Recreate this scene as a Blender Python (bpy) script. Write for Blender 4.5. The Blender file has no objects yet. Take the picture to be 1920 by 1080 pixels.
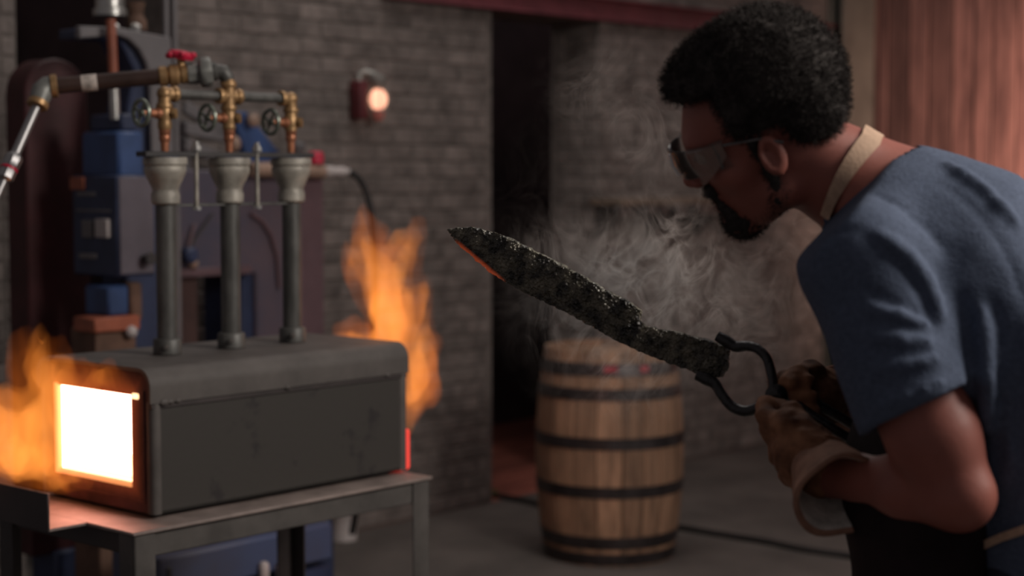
import bpy, bmesh, math, random
import numpy as np
from mathutils import Vector, Matrix

# ---------------------------------------------------------------- camera, light, exposure
SC = bpy.context.scene
COL = SC.collection
RNG = random.Random(7)
FPX = 3200.0
CAMZ = 1.62
PITCH = math.atan(220.0 / FPX)

cam_d = bpy.data.cameras.new('camera')
cam = bpy.data.objects.new('camera', cam_d)
COL.objects.link(cam)
cam.location = (0, 0, CAMZ)
cam.rotation_euler = (math.pi / 2 - PITCH, 0, 0)
cam_d.sensor_width = 36.0
cam_d.lens = FPX / 1920.0 * 36.0
cam_d.clip_start = 0.05
cam_d.clip_end = 60
cam_d.dof.use_dof = True
cam_d.dof.focus_distance = 2.8
cam_d.dof.aperture_fstop = 3.0
SC.camera = cam

vs = SC.view_settings
SC.display_settings.display_device = 'sRGB'
vs.view_transform = 'Standard'
vs.look = 'None'
vs.exposure = 0.0
vs.gamma = 1.0
vs.use_curve_mapping = False
SC.cycles.transparent_max_bounces = 24
SC.cycles.max_bounces = 8
SC.cycles.volume_bounces = 0
SC.cycles.sample_clamp_indirect = 4.0

world = bpy.data.worlds.new('workshop_air')
SC.world = world
world.use_nodes = True
wb = world.node_tree.nodes['Background']
wb.inputs[0].default_value = (1.0, 0.90, 0.93, 1)
wb.inputs[1].default_value = 0.10


def area(name, loc, target, size, power, color, sizey=None):
    d = bpy.data.lights.new(name, 'AREA')
    d.energy = power
    d.color = color
    d.size = size
    if sizey:
        d.shape = 'RECTANGLE'
        d.size_y = sizey
    o = bpy.data.objects.new(name, d)
    COL.objects.link(o)
    o.location = loc
    o.rotation_euler = (Vector(target) - Vector(loc)).to_track_quat('-Z', 'Y').to_euler()
    return o


area('key_softbox', (2.7, 2.25, 3.1), (0.2, 2.9, 1.2), 1.3, 108, (1.0, 0.93, 0.86))
area('overhead_fill', (0.2, 6.2, 4.9), (0.3, 7.0, 0.0), 2.6, 48, (1.0, 0.93, 0.88))  # added fill for the background, not a lamp of the workshop
wlamp = area('warm_wall_lamp', (3.6, 8.4, 1.9), (3.55, 9.95, 1.7), 0.4, 33, (1.0, 0.64, 0.50))
wlamp.data.spread = math.radians(95)

# ---------------------------------------------------------------- pixel to world
CAM = np.array([0, 0, CAMZ])
_c, _s = math.cos(PITCH), math.sin(PITCH)


def ray(px, py):
    a, b = (px - 960) / FPX, (540 - py) / FPX
    return np.array([a, _c + b * _s, -_s + b * _c])


def P(px, py, d):
    r = ray(px, py)
    return CAM + r * (d / r[1])


def PZ(px, py, z):
    r = ray(px, py)
    return CAM + r * ((z - CAMZ) / r[2])


class Frame:
    """A local frame (origin, turned about z) to place things that are square to each other."""

    def __init__(self, o, ang):
        self.o = np.array(o, float)
        self.a = ang
        c, s = math.cos(ang), math.sin(ang)
        self.R = np.array([[c, -s, 0], [s, c, 0], [0, 0, 1]])

    def w(self, p):
        return self.o + self.R @ np.array(p, float)

    def l(self, p):
        return self.R.T @ (np.array(p, float) - self.o)

    def hit(self, px, py, ax, val):
        o = self.l(CAM)
        d = self.R.T @ ray(px, py)
        return o + d * ((val - o[ax]) / d[ax])


ANG = math.radians(48.3)

# ---------------------------------------------------------------- objects and tags


def tag(o, label=None, cat=None, group=None, kind=None):
    if label:
        o['label'] = label
    if cat:
        o['category'] = cat
    if group:
        o['group'] = group
    if kind:
        o['kind'] = kind
    return o


def empty(name, loc=(0, 0, 0), rz=0.0, parent=None):
    o = bpy.data.objects.new(name, None)
    o.empty_display_size = 0.1
    COL.objects.link(o)
    o.location = loc
    o.rotation_euler = (0, 0, rz)
    o.parent = parent
    return o


def link(name, me, parent=None):
    o = bpy.data.objects.new(name, me)
    COL.objects.link(o)
    o.parent = parent
    return o


# ---------------------------------------------------------------- materials
MATS = {}


def mat(name, col, rough=0.6, metal=0.0, var=0.25, scale=8.0, bump=0.0, bscale=60.0, col2=None, stretch=None,
        spec=0.5, coat=0.0, rnd=0.0, mixpos=(0.35, 0.65)):
    m = bpy.data.materials.new(name)
    m.use_nodes = True
    nt = m.node_tree
    N, Lk = nt.nodes, nt.links
    b = N['Principled BSDF']
    b.inputs['Roughness'].default_value = rough
    b.inputs['Metallic'].default_value = metal
    b.inputs['Specular IOR Level'].default_value = spec
    b.inputs['Coat Weight'].default_value = coat
    tc = N.new('ShaderNodeTexCoord')
    mp = N.new('ShaderNodeMapping')
    Lk.new(tc.outputs['Object'], mp.inputs[0])
    if stretch:
        mp.inputs['Scale'].default_value = stretch
    oi = N.new('ShaderNodeObjectInfo')
    addv = N.new('ShaderNodeVectorMath')
    addv.operation = 'MULTIPLY_ADD'
    cmb = N.new('ShaderNodeCombineXYZ')
    for i in range(3):
        Lk.new(oi.outputs['Random'], cmb.inputs[i])
    Lk.new(cmb.outputs[0], addv.inputs[0])
    addv.inputs[1].default_value = (17, 9, 23)
    Lk.new(mp.outputs[0], addv.inputs[2])
    nz = N.new('ShaderNodeTexNoise')
    nz.inputs['Scale'].default_value = scale
    nz.inputs['Detail'].default_value = 6
    nz.inputs['Roughness'].default_value = 0.62
    Lk.new(addv.outputs[0], nz.inputs['Vector'])
    rp = N.new('ShaderNodeValToRGB')
    c1 = tuple(max(0, c * (1 - var)) for c in col)
    c2 = col2 or tuple(min(1, c * (1 + var)) for c in col)
    rp.color_ramp.elements[0].position = mixpos[0]
    rp.color_ramp.elements[1].position = mixpos[1]
    rp.color_ramp.elements[0].color = (*c1, 1)
    rp.color_ramp.elements[1].color = (*c2, 1)
    Lk.new(nz.outputs['Fac'], rp.inputs[0])
    out = rp.outputs[0]
    if rnd:
        hsv = N.new('ShaderNodeHueSaturation')
        mr = N.new('ShaderNodeMapRange')
        mr.inputs['To Min'].default_value = 1 - rnd
        mr.inputs['To Max'].default_value = 1 + rnd
        Lk.new(oi.outputs['Random'], mr.inputs[0])
        Lk.new(mr.outputs[0], hsv.inputs['Value'])
        Lk.new(out, hsv.inputs['Color'])
        out = hsv.outputs[0]
    Lk.new(out, b.inputs['Base Color'])
    if bump:
        n2 = N.new('ShaderNodeTexNoise')
        n2.inputs['Scale'].default_value = bscale
        n2.inputs['Detail'].default_value = 4
        Lk.new(addv.outputs[0], n2.inputs['Vector'])
        bp = N.new('ShaderNodeBump')
        bp.inputs['Strength'].default_value = bump
        bp.inputs['Distance'].default_value = 0.004
        Lk.new(n2.outputs['Fac'], bp.inputs['Height'])
        Lk.new(bp.outputs[0], b.inputs['Normal'])
    MATS[name] = m
    return m


def emit(name, col, strength):
    m = bpy.data.materials.new(name)
    m.use_nodes = True
    b = m.node_tree.nodes['Principled BSDF']
    b.inputs['Base Color'].default_value = (*[c * 0.5 for c in col], 1)
    b.inputs['Emission Color'].default_value = (*col, 1)
    b.inputs['Emission Strength'].default_value = strength
    return m


# ---------------------------------------------------------------- mesh builder


class MB:
    def __init__(self):
        self.bm = bmesh.new()

    def _merge(self, b2):
        me = bpy.data.meshes.new('t')
        b2.to_mesh(me)
        b2.free()
        self.bm.from_mesh(me)
        bpy.data.meshes.remove(me)

    def box(self, c, s, rz=0.0, bev=0.0, seg=1, M=None):
        b = bmesh.new()
        bmesh.ops.create_cube(b, size=1.0)
        bmesh.ops.scale(b, vec=s, verts=b.verts)
        if bev:
            bmesh.ops.bevel(b, geom=list(b.edges), offset=bev, segments=seg, affect='EDGES', profile=0.5)
        if M is not None:
            bmesh.ops.transform(b, matrix=M, verts=b.verts)
        elif rz:
            bmesh.ops.rotate(b, cent=(0, 0, 0), matrix=Matrix.Rotation(rz, 3, 'Z'), verts=b.verts)
        bmesh.ops.translate(b, vec=c, verts=b.verts)
        self._merge(b)
        return self

    def boxx(self, x0, x1, y0, y1, z0, z1, bev=0.0, seg=1):
        return self.box(((x0 + x1) / 2, (y0 + y1) / 2, (z0 + z1) / 2), (abs(x1 - x0), abs(y1 - y0), abs(z1 - z0)), 0, bev, seg)

    def lathe(self, prof, p=(0, 0, 0), d=(0, 0, 1), seg=20, cap=True):
        """prof: (radius, distance along d)"""
        q = Vector(d).normalized().to_track_quat('Z', 'Y')
        p = Vector(p)
        rings = []
        for r, z in prof:
            rings.append([self.bm.verts.new(p + q @ Vector((r * math.cos(2 * math.pi * k / seg), r * math.sin(2 * math.pi * k / seg), z)))
                          for k in range(seg)])
        for a, b in zip(rings, rings[1:]):
            for k in range(seg):
                self.bm.faces.new((a[k], a[(k + 1) % seg], b[(k + 1) % seg], b[k]))
        if cap:
            self.bm.faces.new(rings[0][::-1])
            self.bm.faces.new(rings[-1])
        return self

    def cyl(self, p0, p1, r0, r1=None, seg=16, ch=0.0):
        p0, p1 = Vector(p0), Vector(p1)
        r1 = r0 if r1 is None else r1
        L = (p1 - p0).length
        prof = [(r0 - ch, 0), (r0, ch), (r1, L - ch), (r1 - ch, L)] if ch else [(r0, 0), (r1, L)]
        return self.lathe(prof, p0, p1 - p0, seg)

    def tube(self, pts, r, seg=10, sx=1.0, closed=False):
        pts = [Vector(p) for p in pts]
        n = len(pts)
        rs = r if isinstance(r, (list, tuple)) else [r] * n
        up = None
        rings = []
        for i, p in enumerate(pts):
            if closed:
                t = (pts[(i + 1) % n] - pts[i - 1]).normalized()
            else:
                t = (pts[min(i + 1, n - 1)] - pts[max(i - 1, 0)]).normalized()
            if up is None:
                up = t.orthogonal().normalized()
            up = (up - t * up.dot(t)).normalized()
            s = t.cross(up)
            rings.append([self.bm.verts.new(p + (up * math.cos(a) * sx + s * math.sin(a)) * rs[i])
                          for a in [2 * math.pi * k / seg for k in range(seg)]])
        m = n if closed else n - 1
        for i in range(m):
            a, b = rings[i], rings[(i + 1) % n]
            for k in range(seg):
                self.bm.faces.new((a[k], a[(k + 1) % seg], b[(k + 1) % seg], b[k]))
        if not closed:
            self.bm.faces.new(rings[0][::-1])
            self.bm.faces.new(rings[-1])
        return self

    def prism(self, pts, off, bev=0.0):
        """pts: 3-D outline of one face, off: extrusion vector"""
        b = bmesh.new()
        v0 = [b.verts.new(Vector(p)) for p in pts]
        v1 = [b.verts.new(Vector(p) + Vector(off)) for p in pts]
        n = len(pts)
        b.faces.new(v0)
        b.faces.new(v1[::-1])
        for i in range(n):
            b.faces.new((v0[i], v1[i], v1[(i + 1) % n], v0[(i + 1) % n]))
        bmesh.ops.recalc_face_normals(b, faces=b.faces)
        if bev:
            bmesh.ops.bevel(b, geom=list(b.edges), offset=bev, segments=1, affect='EDGES')
        self._merge(b)
        return self

    def sphere(self, c, r, su=14, sv=8, M=None):
        b = bmesh.new()
        bmesh.ops.create_uvsphere(b, u_segments=su, v_segments=sv, radius=1.0)
        if not hasattr(r, '__len__'):
            r = (r, r, r)
        bmesh.ops.scale(b, vec=r, verts=b.verts)
        if M is not None:
            bmesh.ops.transform(b, matrix=M, verts=b.verts)
        bmesh.ops.translate(b, vec=c, verts=b.verts)
        self._merge(b)
        return self

    def torus(self, c, d, R, r, seg=24, rs=8):
        q = Vector(d).normalized().to_track_quat('Z', 'Y')
        pts = [Vector(c) + q @ Vector((R * math.cos(2 * math.pi * k / seg), R * math.sin(2 * math.pi * k / seg), 0)) for k in range(seg)]
        return self.tube(pts, r, rs, closed=True)

    def mesh(self, name, m, smooth=True):
        bmesh.ops.recalc_face_normals(self.bm, faces=self.bm.faces)
        me = bpy.data.meshes.new(name)
        self.bm.to_mesh(me)
        self.bm.free()
        me.materials.append(m)
        if smooth:
            me.polygons.foreach_set('use_smooth', [True] * len(me.polygons))
            me.set_sharp_from_angle(angle=math.radians(38))
        return me

    def build(self, name, m, parent=None, smooth=True):
        return link(name, self.mesh(name, m, smooth), parent)


def smooth_path(pts, rs, n=5):
    """Catmull-Rom through the points, radii in step"""
    p = [Vector(q) for q in pts]
    o, r = [], []
    for i in range(len(p) - 1):
        a, b, c, d = p[max(i - 1, 0)], p[i], p[i + 1], p[min(i + 2, len(p) - 1)]
        for k in range(n):
            t = k / n
            o.append(0.5 * ((2 * b) + (c - a) * t + (2 * a - 5 * b + 4 * c - d) * t * t + (3 * b - a - 3 * c + d) * t ** 3))
            r.append(rs[i] + (rs[i + 1] - rs[i]) * t)
    return o + [p[-1]], r + [rs[-1]]


def arc(c, r, a0, a1, n, e1, e2):
    c, e1, e2 = Vector(c), Vector(e1), Vector(e2)
    return [c + e1 * (r * math.cos(a0 + (a1 - a0) * i / (n - 1))) + e2 * (r * math.sin(a0 + (a1 - a0) * i / (n - 1))) for i in range(n)]


# ---------------------------------------------------------------- smooth solids (signed distance + surface nets)


def ell(c, r, R=None):
    c, r = np.array(c, float), np.array(r, float)

    def f(p):
        q = p - c
        if R is not None:
            q = q @ R          # columns of R are the local axes
        k0 = np.sqrt(((q / r) ** 2).sum(1))
        k1 = np.sqrt(((q / (r * r)) ** 2).sum(1)) + 1e-9
        return k0 * (k0 - 1) / k1
    return f


def cap(a, b, ra, rb, flat=None):
    a, b = np.array(a, float), np.array(b, float)
    ba = b - a
    L2 = max(ba @ ba, 1e-12)

    def f(p):
        pa = p - a
        if flat is not None:
            ax, s = flat
            ax = np.asarray(ax)
            h = np.clip(pa @ ba / L2, 0, 1)
            q = pa - h[:, None] * ba
            k = q @ ax
            q = q - (k * (1 - 1 / s))[:, None] * ax
        else:
            h = np.clip(pa @ ba / L2, 0, 1)
            q = pa - h[:, None] * ba
        return np.sqrt((q * q).sum(1)) - (ra + (rb - ra) * h)
    return f


def plane(p0, n):
    p0, n = np.array(p0, float), np.array(n, float)
    n = n / np.linalg.norm(n)
    return lambda p: (p - p0) @ n


def smin(a, b, k):
    h = np.clip(0.5 + 0.5 * (b - a) / k, 0, 1)
    return b + (a - b) * h - k * h * (1 - h)


def smax(a, b, k):
    return -smin(-a, -b, k)


def solid(ops):
    """ops: ('u'|'s'|'i', f, k) one after another"""
    def f(p):
        v = None
        for op, g, k in ops:
            d = g(p)
            if v is None:
                v = d
            elif op == 'u':
                v = smin(v, d, k)
            elif op == 's':
                v = smax(v, -d, k)
            else:
                v = smax(v, d, k)
        return v
    return f


_ng = np.random.RandomState(3).rand(32, 32, 32)


def vnoise(p):
    i = np.floor(p).astype(int)
    t = p - i
    t = t * t * (3 - 2 * t)
    r = 0
    for dx in (0, 1):
        for dy in (0, 1):
            for dz in (0, 1):
                w = (t[:, 0] if dx else 1 - t[:, 0]) * (t[:, 1] if dy else 1 - t[:, 1]) * (t[:, 2] if dz else 1 - t[:, 2])
                r = r + w * _ng[(i[:, 0] + dx) % 32, (i[:, 1] + dy) % 32, (i[:, 2] + dz) % 32]
    return r


def nets(f, lo, hi, h, smooth=1, margin=3.0):
    lo, hi = np.array(lo, float), np.array(hi, float)
    S = 4
    n = (np.ceil((hi - lo) / h / S).astype(int) + 1) * S
    nc = n // S
    ax = [lo[i] + (np.arange(nc[i]) + 0.5) * S * h - 0.5 * h for i in range(3)]
    g = np.stack(np.meshgrid(*ax, indexing='ij'), -1).reshape(-1, 3)
    cv = f(g).reshape(nc)
    act = np.abs(cv) < margin * S * h * 0.6
    val = np.repeat(np.repeat(np.repeat(cv, S, 0), S, 1), S, 2).astype(np.float32)
    am = np.repeat(np.repeat(np.repeat(act, S, 0), S, 1), S, 2)
    idx = np.argwhere(am)
    for s in range(0, len(idx), 400000):
        ii = idx[s:s + 400000]
        val[ii[:, 0], ii[:, 1], ii[:, 2]] = f(lo + ii * h)
    # close at the bounds
    for a in range(3):
        sl = [slice(None)] * 3
        sl[a] = 0
        val[tuple(sl)] = 1e-3
        sl[a] = -1
        val[tuple(sl)] = 1e-3
    ins = val < 0
    c = ins[:-1, :-1, :-1].astype(np.int8)
    cnt = c.copy()
    for d in [(1, 0, 0), (0, 1, 0), (0, 0, 1), (1, 1, 0), (1, 0, 1), (0, 1, 1), (1, 1, 1)]:
        cnt = cnt + ins[d[0]:ins.shape[0] - 1 + d[0], d[1]:ins.shape[1] - 1 + d[1], d[2]:ins.shape[2] - 1 + d[2]]
    cells = np.argwhere((cnt > 0) & (cnt < 8))
    vid = -np.ones(cnt.shape, np.int32)
    vid[cells[:, 0], cells[:, 1], cells[:, 2]] = np.arange(len(cells))
    acc = np.zeros((len(cells), 3))
    num = np.zeros(len(cells))
    corners = [(x, y, z) for x in (0, 1) for y in (0, 1) for z in (0, 1)]
    for a in corners:
        for b in corners:
            if sum(abs(a[i] - b[i]) for i in range(3)) == 1 and a < b:
                va = val[cells[:, 0] + a[0], cells[:, 1] + a[1], cells[:, 2] + a[2]]
                vb = val[cells[:, 0] + b[0], cells[:, 1] + b[1], cells[:, 2] + b[2]]
                m = (va < 0) != (vb < 0)
                t = np.where(m, va / np.where(m, va - vb, 1), 0)
                pos = np.array(a) + t[:, None] * (np.array(b) - np.array(a))
                acc += pos * m[:, None]
                num += m
    V = lo + (cells + acc / num[:, None]) * h
    quads = []
    for a in range(3):
        b, c2 = (a + 1) % 3, (a + 2) % 3
        sl0 = [slice(None)] * 3
        sl1 = [slice(None)] * 3
        sl0[a] = slice(0, -1)
        sl1[a] = slice(1, None)
        e = np.argwhere(ins[tuple(sl0)] != ins[tuple(sl1)])
        e = e[(e[:, b] > 0) & (e[:, c2] > 0) & (e[:, b] < cnt.shape[b]) & (e[:, c2] < cnt.shape[c2])]
        flip = ins[e[:, 0], e[:, 1], e[:, 2]]
        q = []
        for (db, dc) in ((0, 0), (-1, 0), (-1, -1), (0, -1)):
            o = e.copy()
            o[:, b] += db
            o[:, c2] += dc
            q.append(vid[o[:, 0], o[:, 1], o[:, 2]])
        q = np.stack(q, 1)
        q[~flip] = q[~flip][:, ::-1]
        quads.append(q)
    Q = np.concatenate(quads)
    Q = Q[(Q >= 0).all(1)]
    for _ in range(smooth):
        s = np.zeros_like(V)
        k = np.zeros(len(V))
        for i in range(4):
            for j in (1, 3):
                np.add.at(s, Q[:, i], V[Q[:, (i + j) % 4]])
                np.add.at(k, Q[:, i], 1)
        V = V * 0.5 + 0.5 * s / np.maximum(k, 1)[:, None]
    return V, Q


def vq_mesh(name, V, Q, m, smooth=True):
    me = bpy.data.meshes.new(name)
    me.vertices.add(len(V))
    me.vertices.foreach_set('co', np.asarray(V, np.float32).ravel())
    me.loops.add(Q.size)
    me.loops.foreach_set('vertex_index', np.asarray(Q, np.int32).ravel())
    me.polygons.add(len(Q))
    k = Q.shape[1]
    me.polygons.foreach_set('loop_start', np.arange(0, Q.size, k, dtype=np.int32))
    me.update(calc_edges=True)
    me.validate()
    me.polygons.foreach_set('use_smooth', np.full(len(me.polygons), smooth))
    me.materials.append(m)
    return me


def trace(f, px, py, near=1.7, far=3.2):
    r = ray(px, py)
    r = r / np.linalg.norm(r)
    t = near
    for _ in range(120):
        p = CAM + r * t
        d = float(f(p[None])[0])
        if d < 0.0008:
            return p
        t += max(d * 0.6, 0.0008)
        if t > far:
            return None
    return p


def nrm(v):
    v = np.array(v, float)
    return v / np.linalg.norm(v)
# ---------------------------------------------------------------- colours of the place
brick_m = mat('grey_brick', (0.15, 0.125, 0.114), 0.85, var=0.4, scale=7, bump=0.5, bscale=90, rnd=0.12)
mortar_m = mat('mortar', (0.142, 0.12, 0.109), 0.95, var=0.3, scale=20, bump=0.4, bscale=120)
conc_m = mat('concrete_floor', (0.092, 0.078, 0.070), 0.72, var=0.28, scale=2.2, bump=0.25, bscale=70, rnd=0.06)
joint_m = mat('dark_joint', (0.012, 0.010, 0.010), 0.95)
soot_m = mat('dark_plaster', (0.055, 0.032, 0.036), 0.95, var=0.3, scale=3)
redfloor_m = mat('red_plank', (0.24, 0.072, 0.05), 0.6, var=0.4, scale=3, stretch=(1, 8, 1), rnd=0.3)
darkred_m = mat('dark_red_door', (0.28, 0.09, 0.085), 0.7, var=0.3, scale=3)
redpaint_m = mat('red_steel_paint', (0.14, 0.032, 0.042), 0.55, var=0.3, scale=7, bump=0.1, col2=(0.17, 0.04, 0.05))
colm = mat('grey_green_steel', (0.115, 0.108, 0.092), 0.6, var=0.2, scale=4)
boardred_m = mat('weathered_red_board', (0.115, 0.054, 0.049), 0.75, var=0.3, scale=4, stretch=(3.5, 3.5, 0.4),
                 col2=(0.27, 0.135, 0.115), bump=0.3, rnd=0.45)
wood_m = mat('barrel_oak', (0.29, 0.165, 0.10), 0.7, var=0.35, scale=7, stretch=(5, 5, 0.6), bump=0.3, bscale=50, rnd=0.28)
hoop_m = mat('barrel_hoop', (0.055, 0.046, 0.046), 0.44, metal=0.65, var=0.35, scale=10)
shelfm = mat('old_shelf_wood', (0.15, 0.105, 0.075), 0.7, var=0.3, scale=5, stretch=(1, 8, 8))
blackm = mat('black_iron', (0.03, 0.026, 0.026), 0.5, var=0.3, scale=12)

WF = Frame(PZ(922, 940, 0.0), ANG)
T_DOOR = WF.hit(1120, 700, 1, 0)[0]
T_A = WF.hit(331, 500, 1, 0)[0]
T_L = WF.hit(38, 500, 1, 0)[0]
T_END = WF.hit(1600, 500, 1, 0)[0]
Z_BEAM = WF.hit(933, 21, 1, 0)[2]


def wall_thing(name, x0, x1, y0, y1, z0, z1, m):
    e = MB().boxx(x0, x1, y0, y1, z0, z1).build(name, m, None, False)
    e.location = WF.o
    e.rotation_euler = (0, 0, WF.a)
    e['kind'] = 'structure'
    return e


def chamfered_brick(w, d, h, c=0.006):
    """front face towards -y, back left open"""
    bm = bmesh.new()
    vs_ = []
    for (x, z, yy) in [(-w / 2 + c, -h / 2 + c, -d), (w / 2 - c, -h / 2 + c, -d), (w / 2 - c, h / 2 - c, -d), (-w / 2 + c, h / 2 - c, -d),
                       (-w / 2, -h / 2, -d + c), (w / 2, -h / 2, -d + c), (w / 2, h / 2, -d + c), (-w / 2, h / 2, -d + c),
                       (-w / 2, -h / 2, 0), (w / 2, -h / 2, 0), (w / 2, h / 2, 0), (-w / 2, h / 2, 0)]:
        vs_.append(bm.verts.new((x, yy, z)))
    bm.faces.new(vs_[0:4])
    for r in (0, 4):
        for k in range(4):
            bm.faces.new((vs_[r + k], vs_[r + 4 + k], vs_[r + 4 + (k + 1) % 4], vs_[r + (k + 1) % 4]))
    bmesh.ops.recalc_face_normals(bm, faces=bm.faces)
    me = bpy.data.meshes.new('brick')
    bm.to_mesh(me)
    bm.free()
    me.materials.append(brick_m)
    return me


BR_W, BR_H, PX_, PZ_ = 0.213, 0.064, 0.224, 0.0755
BRICK = chamfered_brick(BR_W, 0.0055, BR_H, 0.004)
HALF = chamfered_brick(0.101, 0.0055, BR_H, 0.004)
QUARTER = chamfered_brick(0.055, 0.0055, BR_H, 0.004)


def proj(w):
    q = np.array(w) - CAM
    zc = q[1] * _c - q[2] * _s
    return 960 + FPX * q[0] / zc, 540 - FPX * (q[1] * _s + q[2] * _c) / zc


def lay_bricks(wall, x0, x1, z0, z1, seen, axis='x', yface=0.0, limit=290):
    """running bond; axis 'x': face towards -y at y=yface, axis 'y': face towards -x at x=yface"""
    todo = []
    row = 0
    z = z0 + PZ_ / 2
    while z + BR_H / 2 <= z1:
        x = x0 + 0.003
        first = row % 2 == 1
        while x < x1 - 0.04:
            if first:
                w, me = 0.101, HALF
                first = False
            else:
                w, me = BR_W, BRICK
            if x + w > x1:
                rem = x1 - x
                if rem >= 0.101:
                    w, me = 0.101, HALF
                else:
                    w, me = 0.055, QUARTER
                if x + w > x1 + 0.01:
                    break
            c = (x + w / 2, yface, z) if axis == 'x' else (yface, x + w / 2, z)
            todo.append((c, me))
            x += w + 0.011
        row += 1
        z += PZ_
    vis, rest = [], []
    for c, me in todo:
        p = proj(WF.w(c))
        (vis if (-60 < p[0] < 1980 and -40 < p[1] < 1120 and seen(*p)) else rest).append((c, me))
    rest += vis[limit:]
    vis = vis[:limit]
    for c, me in vis:
        o = link('brick', me, wall)
        o.location = (c[0], c[1] + RNG.uniform(-.002, .002), c[2])
        if axis == 'y':
            o.rotation_euler = (RNG.uniform(-.01, .01), 0, -math.pi / 2)
        else:
            o.rotation_euler = (RNG.uniform(-.012, .012), RNG.uniform(-.006, .006), RNG.uniform(-.008, .008))
    if rest:
        bm = bmesh.new()
        for c, me in rest:
            b = bmesh.new()
            b.from_mesh(me)
            if axis == 'y':
                bmesh.ops.rotate(b, cent=(0, 0, 0), matrix=Matrix.Rotation(-math.pi / 2, 3, 'Z'), verts=b.verts)
            bmesh.ops.translate(b, vec=c, verts=b.verts)
            t = bpy.data.meshes.new('t')
            b.to_mesh(t)
            b.free()
            bm.from_mesh(t)
            bpy.data.meshes.remove(t)
        me = bpy.data.meshes.new('brick_courses')
        bm.to_mesh(me)
        bm.free()
        me.materials.append(brick_m)
        o = link('brick_courses', me, wall)
        o['kind'] = 'stuff'


# ---------------------------------------------------------------- floor: slabs with recessed joints
fl = MB().boxx(-6, 7, -10, 0.0, -0.16, -0.05).build('floor', joint_m, None, False)
fl.location = WF.o
fl.rotation_euler = (0, 0, WF.a)
fl['kind'] = 'structure'
tj = WF.l(PZ(1290, 996, 0))[0]
XS = [tj - 2.8 * k for k in (3, 2, 1, 0)] + [tj + 2.8, tj + 5.6]
YS = [-10.0, -6.6, -2.9 - 0.9, 0.0]
for i in range(len(XS) - 1):
    for j in range(len(YS) - 1):
        g = 0.004
        MB().boxx(XS[i] + g, XS[i + 1] - g, YS[j] + 0.004, YS[j + 1] - 0.004, -0.05, 0.0, 0.006).build('slab', conc_m, fl)

# ---------------------------------------------------------------- brick walls
D_IN = 0.32
Z_TOP = 3.2
wl = wall_thing('wall_left', T_L - 1.3, T_L, 0, D_IN, 0, Z_TOP, mortar_m)
lay_bricks(wl, T_L - 1.3, T_L, 0, Z_TOP, lambda x, y: x < 60)
wm = wall_thing('wall_back', T_A, 0, 0, D_IN, 0, Z_TOP, mortar_m)
lay_bricks(wm, T_A, 0, 0, Z_TOP, lambda x, y: y < 660 or x > 760)
wr = wall_thing('wall_right', T_DOOR, T_END + 0.5, 0, D_IN, 0, Z_TOP, mortar_m)
lay_bricks(wr, T_DOOR, T_END + 0.4, 0, Z_TOP, lambda x, y: x < 1560 and not (x > 1300 and 60 < y < 360) and not (x > 1540 and y > 400))
# the doorway's inner side, a face of wall_right towards the opening
lay_bricks(wr, 0.002, D_IN, 0, Z_BEAM, lambda x, y: True, axis='y', yface=T_DOOR, limit=60)
wo = wall_thing('wall_lintel', 0, T_DOOR, 0, D_IN, Z_BEAM, Z_TOP, mortar_m)
lay_bricks(wo, 0, T_DOOR, Z_BEAM + 0.11, Z_TOP, lambda x, y: True)

# the dark room beyond the doorway
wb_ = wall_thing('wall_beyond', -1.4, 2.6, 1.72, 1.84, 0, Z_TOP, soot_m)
# red-brown door leaf half seen in the dark
dr = MB().boxx(-0.02, 0.62, 1.66, 1.715, 0.02, 2.05, 0.004).build('door_1', darkred_m, None)
dr.location, dr.rotation_euler = WF.o, (0, 0, WF.a)
dr['kind'] = 'structure'
for (z0, z1) in ((0.15, 0.95), (1.1, 1.95)):
    for (x0, x1) in ((0.06, 0.28), (0.33, 0.55)):
        MB().boxx(x0, x1, 1.645, 1.662, z0, z1, 0.01).build('door_panel', darkred_m, dr)
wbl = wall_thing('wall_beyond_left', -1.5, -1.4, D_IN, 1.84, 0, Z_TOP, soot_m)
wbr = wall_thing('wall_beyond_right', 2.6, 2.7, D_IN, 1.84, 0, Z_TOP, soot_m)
f2 = MB().boxx(-1.4, 2.6, 0.0, 1.72, -0.10, -0.03).build('floor.001', joint_m, None, False)
f2.location, f2.rotation_euler = WF.o, (0, 0, WF.a)
f2['kind'] = 'structure'
y = 0.004
while y < 1.66:
    MB().boxx(-1.38, 2.58, y, y + 0.128, -0.03, RNG.uniform(-0.002, 0.002), 0.004).build('plank', redfloor_m, f2)
    y += 0.135

# the dark recess behind the power hammer
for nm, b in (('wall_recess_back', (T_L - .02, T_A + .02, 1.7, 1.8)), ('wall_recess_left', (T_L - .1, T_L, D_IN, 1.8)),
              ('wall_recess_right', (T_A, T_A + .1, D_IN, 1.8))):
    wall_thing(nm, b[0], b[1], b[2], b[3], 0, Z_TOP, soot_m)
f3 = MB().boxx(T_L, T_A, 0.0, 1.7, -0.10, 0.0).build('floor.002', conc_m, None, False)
f3.location, f3.rotation_euler = WF.o, (0, 0, WF.a)
f3['kind'] = 'structure'

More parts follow.
